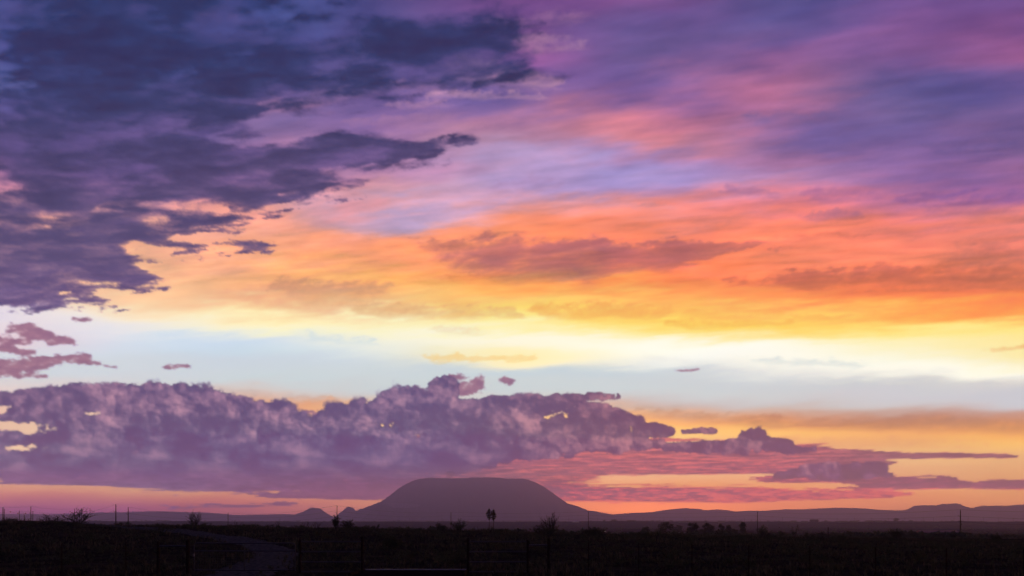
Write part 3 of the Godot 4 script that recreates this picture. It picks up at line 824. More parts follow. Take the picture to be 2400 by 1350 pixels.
func ridge(called: String, d: float, depth: float, line: Array, flat: float, rough: float, sd: int) -> void:
	# a range whose crest stands at depth d: falls off to front and back, with gullies cut into its sides
	var st := begin()
	var rim := d - flat * depth                          # the skyline is the near rim of the flat top
	var x0: float = line[0][0]
	var x1: float = line[-1][0]
	var cols := int((x1 - x0) / 2.2)
	var rows := 44
	for j in rows + 1:
		var t := float(j) / rows * 2.0 - 1.0           # -1 at the near foot, 1 at the far foot
		var z := -(d + t * depth)
		for i in cols + 1:
			var px := x0 + (x1 - x0) * i / cols
			var x := (px - CX) / F * rim
			var top := height_at(along(line, px), rim) + 3.0
			var k := clampf((absf(t) - flat) / (1.0 - flat), 0.0, 1.0)
			var fall := 1.0 - k * k * (3.0 - 2.0 * k) if flat < 0.4 else 1.0 - pow(k, 0.85)
			var gully := absf(n_land.get_noise_2d(x * 0.0022 + sd, z * 0.0016)) * 260.0 * k * (1.0 - k) * 2.0
			var ragged := n_land.get_noise_2d(x * 0.02, sd * 7.3 + z * 0.004) * rough * (1.0 if k < 0.35 else 0.4) * 0.5
			var y := (top + 30.0) * fall - 30.0 - gully * clampf(top / 400.0, 0.1, 1.0) + ragged
			st.add_vertex(Vector3(x, y, z))
	var n := cols + 1
	for j in rows:
		for i in cols:
			var p := j * n + i
			for e in [p, p + 1, p + n + 1, p, p + n + 1, p + n]:
				st.add_index(e)
	struct(called, st, M.rock)

# ---------------------------------------------------------------- far things: houses, sheds, trees on the plain
func gable(st: SurfaceTool, w: float, dp: float, y0: float, y1: float, over: float) -> void:
	var a := Vector3(-w / 2 - over, y0, dp / 2 + over)
	var b := Vector3(w / 2 + over, y0, dp / 2 + over)
	var c := Vector3(w / 2 + over, y0, -dp / 2 - over)
	var d := Vector3(-w / 2 - over, y0, -dp / 2 - over)
	var e := Vector3(-w / 2 - over, y1, 0)
	var f := Vector3(w / 2 + over, y1, 0)
	st.set_smooth_group(-1)
	quad(st, a, b, f, e)
	quad(st, c, d, e, f)
	quad(st, d, c, b, a)
	for v in [b, c, f, d, a, e]:
		st.add_vertex(v)
	st.set_smooth_group(0)

func house(called: String, label: String, px: float, d: float, w: float, h: float, roof_h: float, roof: Material, wall: Material, turn := 0.0, group := "") -> void:
	var t := thing(called, label, "house" if called == "house" else "shed", on_ground(px, d) - Vector3(0, 0.3, 0), group)
	t.rotation.y = turn
	var dp := minf(w * 0.5, 9.0)
	var st := begin()
	box(st, Vector3(-w / 2, 0, -dp / 2), Vector3(w / 2, h, dp / 2))
	obj("wall", st, wall, t)
	st = begin()
	gable(st, w, dp, h + 0.01, h + roof_h, 0.5)
	obj("roof", st, roof, t)
	st = begin()
	box(st, Vector3(-0.55, 0.3, dp / 2 + 0.01), Vector3(0.55, 2.3, dp / 2 + 0.07))
	obj("door", st, M.wall_dark, t)
	for s in [-0.3, 0.3]:
		st = begin()
		box(st, Vector3(w * s - 0.8, 1.2, dp / 2 + 0.01), Vector3(w * s + 0.8, 2.3, dp / 2 + 0.06))
		obj("window", st, M.glass, t)

func leaf_clump(st: SurfaceTool, c: Vector3, r: Vector3, n: int, size: float) -> void:
	for i in n:
		var q := Vector3(rng.randfn(), rng.randfn(), rng.randfn()).normalized() * pow(rng.randf(), 0.45)
		var p := c + q * r
		var a := Vector3(rng.randfn(), rng.randfn(), rng.randfn()).normalized()
		var b := a.cross(Vector3(rng.randfn(), rng.randfn(), rng.randfn())).normalized()
		var s := size * rng.randf_range(0.6, 1.3)
		a *= s
		b *= s * 0.55
		st.add_vertex(p - a)
		st.add_vertex(p + b)
		st.add_vertex(p + a)
		st.add_vertex(p - a)
		st.add_vertex(p + a)
		st.add_vertex(p - b)

func tree(label: String, px: float, d: float, wide: float, high: float, shape: String, sd: int, group := "") -> void:
	rng.seed = sd
	var t := thing("tree", label, "tree", on_ground(px, d) - Vector3(0, 0.2, 0), group)
	var trunk := begin()
	var lean := Vector3(rng.randf_range(-0.06, 0.06), 1.0, rng.randf_range(-0.06, 0.06))
	tube(trunk, [Vector3.ZERO, lean * high * 0.35, lean * high * 0.8], [high * 0.03, high * 0.022, high * 0.006], 6)
	var crown := begin()
	var clumps := 22 if shape != "slim" else 14
	for i in clumps:
		var f := (i + 0.5) / clumps
		var y: float
		var rad: float
		if shape == "cone":
			y = lerpf(0.12, 0.98, f)
			rad = (1.0 - f) * 0.5 + 0.04
		elif shape == "slim":
			y = lerpf(0.3, 0.95, f)
			rad = 0.5 * sin(PI * clampf(f * 0.8 + 0.15, 0.0, 1.0))
		else:
			y = lerpf(0.25, 0.93, f)
			rad = 0.5 * sqrt(maxf(1.0 - pow((y - 0.5) / 0.5, 2.0), 0.05))
		var a := rng.randf() * TAU
		var out := rad * wide * (0.35 + 0.5 * rng.randf())
		var c := Vector3(cos(a) * out, y * high, sin(a) * out)
		tube(trunk, [lean * high * maxf(y - 0.25, 0.1), c], [high * 0.010, high * 0.003], 4, false)
		leaf_clump(crown, c, Vector3(wide * 0.2, high * 0.11, wide * 0.2) * rng.randf_range(0.8, 1.25), 110, high * 0.034)
	obj("trunk", trunk, M.twig, t)
	obj("crown", crown, M.leaf_dark, t)

func build_far_things() -> void:
	house("house", "long pale-roofed house on the far ridge beside two small round trees", 1479, 2040, 24, 3.6, 2.0, M.roof_dark, M.wall_dark)
	house("house", "small house with pale metal roof on the far ridge behind the twiggy tall bush", 1349, 2030, 20, 3.2, 2.2, M.roof_pale, M.wall_pale)
	house("house", "low wide house on the far ridge above the dark grove of trees", 1603, 2050, 34, 3.2, 2.0, M.roof_dark, M.wall_pale)
	house("house", "tall roofed farmhouse, the highest roof on the far ridge", 1908, 2060, 26, 5.5, 4.5, M.roof_dark, M.wall_dark)
	for a in [[1886, 20, "low house on the far ridge joined to the tall farmhouse's side"], [1860, 18, "small low house on the far ridge, a gap away from the tall farmhouse"], [1976, 26, "long low house on the far ridge past the farmhouse and its small tree"], [2001, 22, "low house on the far ridge next to the longest low house"], [2038, 18, "smallest house on the far ridge on the dome-shaped tree's side"], [2060, 20, "low house on the far ridge closest to the dome-shaped tree"], [1690, 20, "low house on the far ridge over the slim trees of the grove"]]:
		house("house", a[2], a[0], 2050, a[1], 3.0, 2.0, M.roof_dark, M.wall_pale, 0.0, "small houses along the far ridge")
	house("barn", "long low barn with dull red roof on the plain near the transformer pole", 2196, 640, 43, 3.6, 2.4, M.roof_red, M.wall_dark, 0.12)
	house("metal_shed", "shed with bright flat metal roof beyond the two yucca stalks", 1128, 760, 7.0, 2.6, 0.25, M.roof_pale, M.wall_dark)
	house("metal_shed", "shed with bright flat metal roof between the twiggy bush and a power pole", 1335, 600, 8.0, 2.6, 0.25, M.roof_pale, M.wall_dark)
	house("metal_shed", "shed with bright flat metal roof beyond the dark mound bush", 1411, 620, 7.0, 2.6, 0.25, M.roof_pale, M.wall_dark)
	house("storage_shed", "small white storage shed among the dark grove of trees", 1600, 330, 3.4, 2.4, 0.9, M.wall_pale, M.wall_pale)
	# the grove beyond the rise
	var grove := "trees of the dark grove beyond the rise"
	tree("loose small tree of the dark grove, next to the fan-leaved yucca", 1516, 330, 5.6, 6.4, "round", 101, grove)
	tree("broad dark tree with the widest crown of the dark grove", 1560, 350, 9.4, 9.4, "round", 102, grove)
	tree("round dark tree behind the small white shed", 1622, 345, 8.0, 8.6, "round", 103, grove)
	tree("leafy dark tree of the grove near the power pole's twigs", 1660, 350, 6.6, 8.6, "round", 104, grove)
	tree("slim tall tree in the middle of the dark grove", 1690, 350, 3.8, 7.8, "slim", 105, grove)
	tree("slim short tree leaning out of the dark grove", 1707, 345, 4.0, 7.2, "slim", 106, grove)
	tree("pointed dark conifer at the end of the grove", 1740, 345, 6.4, 8.6, "cone", 107, grove)
	tree("low bushy tree filling the grove below the conifer", 1722, 340, 6.0, 5.2, "round", 108, grove)
	tree("small low tree between two round trees of the grove", 1645, 355, 5.0, 5.0, "round", 109, grove)
	tree("hazy wide tree behind the dark grove", 1590, 620, 12.0, 9.5, "round", 110, grove)
	# clumps behind the left shoulder of the rise
	var clump := "small trees behind the shoulder of the rise"
	tree("pointed small conifer in the far tree clump by the paired power poles", 237, 420, 4.4, 8.6, "cone", 121, clump)
	tree("round small tree beside the pointed conifer", 222, 420, 6.0, 6.6, "round", 122, clump)
	tree("low spreading tree at the foot of the tallest power pole", 258, 430, 6.0, 7.6, "round", 123, clump)
	tree("round low tree of the clump near the marker balls", 20, 460, 8.0, 8.6, "round", 124, clump)
	tree("small round tree next to the shortest left-hand power pole", 51, 480, 5.5, 7.6, "slim", 125, clump)
	tree("low hazy tree far behind the leafless round bush", 386, 700, 11.0, 9.5, "round", 126, clump)
	tree("small dark tree far beyond the leafless round bush's edge", 492, 560, 6.0, 5.6, "round", 127, clump)
	# single trees on and below the far ridge
	var lone := "lone trees about the far ridge"
	tree("dome-shaped lone tree on the far ridge", 2101, 2060, 17.0, 13.0, "round", 131, lone)
	tree("umbrella-like tree on the far ridge next to the long house", 1416, 2050, 13.0, 8.5, "round", 132, lone)
	tree("wide low tree on the far ridge beside the umbrella-like tree", 1440, 2050, 24.0, 10.5, "round", 133, lone)
	tree("small pair-like tree on the far ridge near the farmhouse", 1936, 2060, 14.0, 7.5, "round", 134, lone)
	tree("faint round tree on the hazy plain below the mesa", 921, 900, 8.0, 6.5, "round", 135, lone)
	tree("faint pointed tree on the hazy plain below the mesa", 937, 900, 5.0, 7.0, "cone", 136, lone)
	tree("faint wide tree on the hazy plain below the mesa", 964, 900, 11.0, 5.6, "round", 137, lone)
	wisp("thin wisp of cloud brushing the flat top of the mesa", 1056, 1112, 8900, Vector3(170, 110, 160), 0.004)
	wisp("long wisp of cloud lying on the mesa's flank", 935, 1185, 7800, Vector3(560, 70, 260), 0.0035)
	scrub()

func scrub() -> void:
	# low scrub scattered over the plain, too many and too small to count
	rng.seed = 77
	var st := begin()
	leaf_clump(st, Vector3(0, 0.5, 0), Vector3(0.9, 0.5, 0.9), 26, 0.34)
	st.generate_normals()
	var mm := MultiMesh.new()
	mm.transform_format = MultiMesh.TRANSFORM_3D
	mm.mesh = st.commit()
	var spots: Array[Transform3D] = []
	for i in 9000:
		var d := 130.0 * pow(2600.0 / 130.0, rng.randf())
		var px := rng.randf_range(-150.0, 2550.0)
		if n_land.get_noise_2d(px * 0.004, d * 0.006) < rng.randf_range(-0.3, 0.25):
			continue
		var p := on_ground(px, d)
		var s := rng.randf_range(0.6, 1.7) * (1.0 + d / 1500.0)
		spots.append(Transform3D(Basis(Vector3.UP, rng.randf() * TAU).scaled(Vector3(s * 1.3, s, s * 1.3)), p))
	mm.instance_count = spots.size()
	for i in spots.size():
		mm.set_instance_transform(i, spots[i])
	var o := MultiMeshInstance3D.new()
	o.name = "scrub"
	o.multimesh = mm
	o.material_override = M.leaf_grey
	o.set_meta("kind", "stuff")
	tag(o, "low grey scrub dotted over the hazy plain beyond the rise", "scrub")
	add_child(o)

# ---------------------------------------------------------------- power lines
func pole(label: String, px: float, top_y: float, d: float, arms: int, group := "power poles of the near lines") -> Vector3:
	var base := on_ground(px, d)
	var h := height_at(top_y, d) - base.y
	var t := thing("power_pole", label, "power pole", base, group)
	var st := begin()
	tube(st, [Vector3(0, -0.6, 0), Vector3(0, h * 0.5, 0), Vector3(0, h, 0)], [0.24, 0.2, 0.15], 8)
	obj("shaft", st, M.wood, t)
	st = begin()
	tube(st, [Vector3(0, h, 0), Vector3(0, h + 0.15, 0), Vector3(0, h + 0.3, 0)], [0.05, 0.09, 0.05], 6)
	obj("insulator", st, M.insulator, t)
	for k in arms:
		var y := h * (0.80 - 0.17 * k)
		var s := -1.0 if k % 2 == 0 else 1.0
		st = begin()
		tube(st, [Vector3(0, y - 0.5, 0), Vector3(s * 0.75, y, 0), Vector3(0, y + 0.12, 0)], [0.05, 0.06, 0.05], 5)
		var b := obj("bracket", st, M.steel, t)
		st = begin()
		tube(st, [Vector3(s * 0.75, y, 0), Vector3(s * 0.85, y + 0.12, 0), Vector3(s * 1.0, y + 0.14, 0)], [0.06, 0.1, 0.06], 6)
		obj("insulator", st, M.insulator, b)
	return base + Vector3(0, h, 0)

func wire(label: String, pts: Array, sag: float, group: String, r := 0.028) -> void:
	var st := begin()
	var line: Array = []
	var radii: Array = []
	for k in pts.size() - 1:
		var a: Vector3 = pts[k]
		var b: Vector3 = pts[k + 1]
		for i in (14 if k < pts.size() - 2 else 15):
			var t := i / 14.0
			line.append(a.lerp(b, t) - Vector3(0, sag * 4.0 * t * (1.0 - t) * a.distance_to(b) / 100.0, 0))
			radii.append(r)
	tube(st, line, radii, 4, false)
	var o := obj("power_line", st, M.wire)
	tag(o, label, "power line", group)

func build_power_lines() -> void:
	var a: Array = []
	a.append(pole("power pole standing close in front of a shorter twin by the marker balls", 7, 1190, 310, 1))
	a.append(pole("power pole with a short companion pole behind the leafless twigs", 72.5, 1188, 330, 2))
	a.append(pole("power pole rising behind the wide twiggy bush", 174.5, 1193, 400, 1))
	a.append(pole("tallest bare power pole, one of two standing near each other", 271.5, 1183, 245, 1))
	var short_1 := pole("shorter power pole right behind another one, holding the ball-marked wire", 10, 1193, 360, 0)
	var short_2 := pole("short companion pole beside a taller power pole, at the end of the ball-marked wire", 77, 1198, 390, 1)
	pole("shortest power pole, between the marker balls and the leafless twigs", 45.5, 1197, 470, 0)
	var b: Array = []
	b.append(pole("bare power pole beside the tallest one, where the wires turn across the plain", 300.5, 1190, 270, 1))
	b.append(pole("hazy power pole between the leafless round bush and the twin peaks", 534.5, 1203, 430, 2))
	b.append(pole("power pole rising straight behind the dark bush near the sharp peaks", 790, 1186, 300, 2))
	b.append(pole("hazy power pole in front of the mesa beside the leafy bushes", 1057, 1201, 450, 2))
	b.append(pole("power pole with bracket at the foot of the mesa's slope, behind the dark mound bush", 1379, 1199.5, 420, 2))
	b.append(pole("power pole with bracket between the dark grove and the straggly shrub", 1775.5, 1199.5, 390, 2))
	var tp := pole("power pole with crossarm and transformer can near the long barn", 2251, 1196, 250, 1)
	b.append(tp)
	var t := get_node("power_pole_%03d" % (used_names["power_pole"] - 1))
	var h: float = tp.y - t.position.y
	var st := begin()
	box(st, Vector3(-1.1, h * 0.62, 0.17), Vector3(1.1, h * 0.62 + 0.14, 0.29))
	obj("crossarm", st, M.wood, t)
	st = begin()
	tube(st, [Vector3(-0.1, h * 0.48, 0.42), Vector3(-0.1, h * 0.48 + 0.05, 0.42), Vector3(-0.1, h * 0.55, 0.42), Vector3(-0.1, h * 0.55 + 0.06, 0.42)], [0.2, 0.26, 0.26, 0.18], 12)
	obj("transformer", st, M.steel, t)
	b.append(Vector3((2760 - CX) / F * 200.0, height_at(1200, 200), -200.0))
	var start := Vector3((-260 - CX) / F * 300.0, height_at(1186, 300), -300.0)
	a.push_front(start)
	var words := ["top wire", "middle wire", "lowest wire"]
	for k in 3:
		var drop := [0.0, 2.6, 5.0]
		var shift := [0.0, -0.9, 0.9]
		wire("%s of the power line behind the twiggy bush, ending at the tallest pole" % words[k], a.map(func(p): return p + Vector3(shift[k], -drop[k] + 0.25, 0)), 1.1, "wires of the short power line")
		wire("%s of the power line crossing the plain before the mesa" % words[k], b.map(func(p): return p + Vector3(shift[k], -drop[k] + 0.25, 0)), 1.2, "wires of the power line before the mesa")
	# the wire that carries the marker balls
	wire("slack wire carrying three round marker balls", [short_1 + Vector3(0, -0.4, 0), short_2 + Vector3(0, -0.2, 0)], 5.6, "wires of the short power line")
	for f in [0.2, 0.46, 0.73]:
		var p: Vector3 = (short_1 + Vector3(0, -0.4, 0)).lerp(short_2 + Vector3(0, -0.2, 0), f) - Vector3(0, 5.6 * 4.0 * f * (1.0 - f) * short_1.distance_to(short_2) / 100.0, 0)
		var ball := begin()
		tube(ball, [p + Vector3(-0.34, 0, 0), p + Vector3(-0.3, 0, 0), p + Vector3(-0.17, 0, 0), p, p + Vector3(0.17, 0, 0), p + Vector3(0.3, 0, 0), p + Vector3(0.34, 0, 0)], [0.05, 0.18, 0.3, 0.34, 0.3, 0.18, 0.05], 12)
		tag(obj("marker_ball", ball, M.ball), "round aviation marker ball hung on the slack wire between two poles", "marker ball", "marker balls on the slack wire")
	# slim poles of a line far off along the ridge
	for x in [960, 1036, 1141, 1333, 1401, 1456, 1507, 1556, 1605, 1653, 1700, 1745, 1834, 1920, 1962, 2003, 2043, 2082, 2121, 2164, 2188, 2236, 2269, 2305, 2340, 2375]:
		var base := on_ground(x, 2120)
		var o := thing("far_power_pole", "tiny slim power pole in the row along the far ridge", "power pole", base, "far poles along the ridge")
		st = begin()
		tube(st, [Vector3(0, -0.5, 0), Vector3(0, 13.5, 0)], [0.3, 0.22], 6)
		obj("shaft", st, M.wood, o)
		st = begin()
		box(st, Vector3(-1.4, 11.6, -0.12), Vector3(1.4, 11.9, 0.12))
		obj("crossarm", st, M.wood, o)
	var mast := on_ground(2147, 900)
	var mo := thing("mast", "lone slender mast on the plain beside the long barn", "mast", mast)
	st = begin()
	tube(st, [Vector3(0, -0.5, 0), Vector3(0, 18.5, 0)], [0.16, 0.1], 6)
	obj("shaft", st, M.steel, mo)
	st = begin()
	tube(st, [Vector3(0, 18.5, 0), Vector3(0, 19.6, 0)], [0.05, 0.03], 5)
	obj("aerial", st, M.steel, mo)

func wisp(label: String, px: float, py: float, d: float, size: Vector3, density: float) -> void:
	var f := FogVolume.new()
	f.name = numbered("cloud_wisp")
	f.shape = RenderingServer.FOG_VOLUME_SHAPE_ELLIPSOID
	f.size = size
	f.position = Vector3((px - CX) / F * d, height_at(py, d), -d)
	var m := FogMaterial.new()
	m.density = density
	m.albedo = Color(0.95, 0.88, 1.0)
	f.material = m
	f.set_meta("kind", "stuff")
	tag(f, label, "mist")
	add_child(f)

# ---------------------------------------------------------------- the fence, the gate and the cattle guard, 26 m off
const GATE := 26.0

func gx(px: float, d := GATE) -> float:
	return (px - CX) / F * d

func pipe(parent: Node, called: String, pts: Array, r: float, m: Material, sides := 8) -> MeshInstance3D:
	var st := begin()
	tube(st, pts, pts.map(func(_p): return r), sides)
	return obj(called, st, m, parent)

func capped_post(parent: Node, called: String, x: float, z: float, top: float, r: float, m: Material) -> void:
	var g := ground_h(x, z)
	var st := begin()
	tube(st, [Vector3(x, g - 0.5, z), Vector3(x, top - 0.02, z), Vector3(x, top + 0.015, z), Vector3(x, top + 0.03, z)], [r, r, r * 0.75, r * 0.2], 10)
	obj(called, st, m, parent)

func t_post(parent: Node, x: float, z: float, top: float) -> void:
	var g := ground_h(x, z)
	var st := begin()
	box(st, Vector3(x - 0.018, g - 0.4, z - 0.003), Vector3(x + 0.018, top, z + 0.003))
	box(st, Vector3(x - 0.003, g - 0.4, z + 0.004), Vector3(x + 0.003, top, z + 0.036))
	for k in 16:
		var y := g + 0.15 + k * 0.075
		if y < top - 0.05:
			box(st, Vector3(x - 0.007, y, z - 0.012), Vector3(x + 0.007, y + 0.02, z - 0.0035))
	obj("t_post", st, M.rust, parent)

func wire_run(parent: Node, pts: Array) -> void:
	# five strands from post to post
	for k in 5:
		var line: Array = []
		for p in pts:
			var g := ground_h(p.x, p.z)
			line.append(Vector3(p.x, g + 0.22 + k * 0.25, p.z + 0.045))
		pipe(parent, "strand", line, 0.003, M.wire, 4)

func build_fence_and_gate() -> void:
	var z := -GATE
	# the pipe gate across the track
	var gate := thing("gate", "tubular farm gate with rounded corners and wire mesh, shut across the dirt track", "gate")
	var x0 := gx(455)
	var x1 := gx(692)
	var top := height_at(1273, GATE)
	var low := 0.16
	var r := 0.14
	var loop: Array = [Vector3(x0, low, z)]
	for k in 6:
		var a := PI - k * PI / 10.0
		loop.append(Vector3(x0 + r + cos(a) * r, top - r + sin(a) * r, z))
	for k in 6:
		var a := PI / 2 - k * PI / 10.0
		loop.append(Vector3(x1 - r + cos(a) * r, top - r + sin(a) * r, z))
	loop.append(Vector3(x1, low, z))
	pipe(gate, "frame", loop, 0.028, M.steel)
	pipe(gate, "rail", [Vector3(x0, height_at(1291, GATE), z), Vector3(x1, height_at(1291, GATE), z)], 0.024, M.steel)
	pipe(gate, "rail", [Vector3(x0, low, z), Vector3(x1, low, z)], 0.028, M.steel)
	pipe(gate, "upright", [Vector3(gx(573), low, z + 0.002), Vector3(gx(573), top, z + 0.002)], 0.022, M.steel)
	var mesh := begin()
	var mt := height_at(1292, GATE)
	var x := x0 + 0.1
	while x < x1 - 0.05:
		tube(mesh, [Vector3(x, low, z + 0.03), Vector3(x, mt, z + 0.03)], [0.0028, 0.0028], 4, false)
		x += 0.1
	var y := low + 0.08
	while y < mt:
		tube(mesh, [Vector3(x0, y, z + 0.037), Vector3(x1, y, z + 0.037)], [0.0028, 0.0028], 4, false)
		y += 0.1
	obj("wire_mesh", mesh, M.steel, gate)
	var st := begin()
	box(st, Vector3(x0 - 0.02, height_at(1301, GATE) - 0.05, z + 0.03), Vector3(x0 + 0.05, height_at(1301, GATE) + 0.06, z + 0.06))
	obj("latch", st, M.worn_steel, gate)
	# pipe panels on both sides of the cattle guard
	for p in [[703, 849, 1265, 1259, "pipe fence panel between the farm gate and the cattle guard"], [1097, 1237, 1262, 1266, "pipe fence panel between the cattle guard and the brace post"]]:
		var t := thing("pipe_panel", p[4], "fence panel")
		capped_post(t, "post", gx(p[0]), z, height_at(p[2], GATE), 0.055, M.rust)
		capped_post(t, "post", gx(p[1]), z, height_at(p[3], GATE), 0.055, M.rust)
		for row in [1269.5, 1293, 1317, 1340]:
			pipe(t, "rail", [Vector3(gx(p[0]) + 0.05, height_at(row, GATE), z), Vector3(gx(p[1]) - 0.05, height_at(row, GATE), z)], 0.026, M.steel)
	# the cattle guard in the opening: rails across a shallow pit, polished by wheels
	var cg := thing("cattle_guard", "steel cattle guard of parallel rails lying in the opening between two pipe panels", "cattle guard")
	for k in 11:
		var zz := -26.9 + k * 0.22
		pipe(cg, "rail", [Vector3(gx(856, 26.9), 0.1 if k == 0 else 0.03, zz), Vector3(gx(1094, 26.9), 0.1 if k == 0 else 0.03, zz)], 0.034, M.worn_steel if k == 0 else M.rust, 12)
	for e in [gx(853, 26.9), gx(1097, 26.9)]:
		st = begin()
		box(st, Vector3(e - 0.05, -0.1, -27.0), Vector3(e + 0.05, 0.16, -24.5))
		obj("side_beam", st, M.rust, cg)
	# fence runs
	var left := thing("wire_fence", "barbed wire fence whose braced end post holds up the farm gate", "fence")
	capped_post(left, "brace_post", gx(371), z, height_at(1270, GATE), 0.06, M.rust)
	capped_post(left, "brace_post", gx(440), z, height_at(1266, GATE), 0.065, M.rust)
	pipe(left, "brace_rail", [Vector3(gx(371), height_at(1280, GATE), z), Vector3(gx(440), height_at(1280, GATE), z)], 0.035, M.steel)
	var run: Array = [Vector3(gx(371), 0, z)]
	for p in [[295, 26.2], [145, 24.4], [-40, 22.6], [-260, 20.8]]:
		var v := Vector3(gx(p[0], p[1]), 0, -p[1])
		t_post(left, v.x, v.z, ground_h(v.x, v.z) + 1.33)
		run.append(v)
	wire_run(left, run)
	var right := thing("wire_fence", "barbed wire fence on steel posts starting at the pipe panel beyond the cattle guard", "fence")
	capped_post(right, "brace_post", gx(1286), z, height_at(1262, GATE), 0.065, M.rust)
	pipe(right, "brace_rail", [Vector3(gx(1240), height_at(1278, GATE), z), Vector3(gx(1286), height_at(1278, GATE), z)], 0.035, M.steel)
	run = [Vector3(gx(1286), 0, z)]
	for p in [[1379, 25.9], [1497, 25.1], [1622, 24.2], [1755, 23.3], [1898, 22.3], [2052, 21.3], [2218, 20.5], [2400, 19.7], [2600, 19.0]]:
		var v := Vector3(gx(p[0], p[1]), 0, -p[1])
		t_post(right, v.x, v.z, ground_h(v.x, v.z) + 1.33)
		run.append(v)
	wire_run(right, run)

# ---------------------------------------------------------------- plants of the near field
func branch(st: SurfaceTool, tips: Array, p: Vector3, dir: Vector3, length: float, r: float, level: int, spread: float) -> void:
	var pts: Array = [p]
	var radii: Array = [r]
	var q := p
	var v := dir
	for i in 3:
		v = (v + Vector3(rng.randfn() * 0.22, rng.randfn() * 0.12 + 0.1, rng.randfn() * 0.22)).normalized()
		q += v * length / 3.0
		pts.append(q)
		radii.append(r * (1.0 - 0.26 * (i + 1)))
		if level > 0 and i > 0 or level > 1:
			for k in (2 if level > 1 else 1):
				var side := (v + Vector3(rng.randfn(), rng.randfn() * 0.5, rng.randfn()) * spread).normalized()
				branch(st, tips, q, side, length * rng.randf_range(0.4, 0.62), r * 0.55, level - 1, spread)
	tube(st, pts, radii, 3, false)
	tips.append(q)
	if level == 0:
		tips.append((pts[1] + pts[2]) * 0.5)

# style: stems, outward lean, branching level, leaves on each tip, leaf size
func shrub(label: String, px: float, d: float, wide: float, high: float, stems: int, lean: float, level: int, leaves: int, size: float, leaf: Material, sd: int, group := "") -> void:
	rng.seed = sd
	var t := thing("shrub", label, "shrub", on_ground(px, d) - Vector3(0, 0.05, 0), group)
	var st := begin()
	var tips: Array = []
	for k in stems:
		var a := TAU * k / stems + rng.randf() * 0.8
		var out := rng.randf_range(0.15, 1.0) * lean
		var dir := Vector3(cos(a) * out, 1.0, sin(a) * out).normalized()
		var l := high * rng.randf_range(0.45, 0.75)
		branch(st, tips, Vector3(cos(a), 0, sin(a)) * wide * 0.06, dir, l, 0.016 + high * 0.016, level, 0.75)
	var far_out := 0.01
	var far_up := 0.01
	for q in tips:
		far_out = maxf(far_out, Vector2(q.x, q.z).length())
		far_up = maxf(far_up, q.y)
	var fit := Vector3(wide * 0.54 / far_out, high * 1.2 / far_up, wide * 0.54 / far_out)
	var o := obj("branches", st, M.twig, t)
	o.scale = fit
	if leaves > 0:
		var lf := begin()
		for q in tips:
			leaf_clump(lf, q * fit, Vector3(size, size * 0.8, size) * 2.4, leaves, size)
		obj("foliage", lf, leaf, t)

func blades(st: SurfaceTool, at: Vector3, n: int, length: float, wide: float, droop: float, up: float) -> void:
	for k in n:
		var a := rng.randf() * TAU
		var e := rng.randf_range(up, 1.0)
		var dir := Vector3(cos(a) * (1.0 - e * e), e, sin(a) * (1.0 - e * e)).normalized()
		var side := dir.cross(Vector3.UP).normalized() * wide
		var l := length * rng.randf_range(0.6, 1.0)
		var m := at + dir * l * 0.55
		var tip := m + (dir + Vector3(dir.x, -droop, dir.z) * 0.6).normalized() * l * 0.45
		for v in [at - side, m - side, m + side, at - side, m + side, at + side, m - side, tip, m + side]:
			st.add_vertex(v)

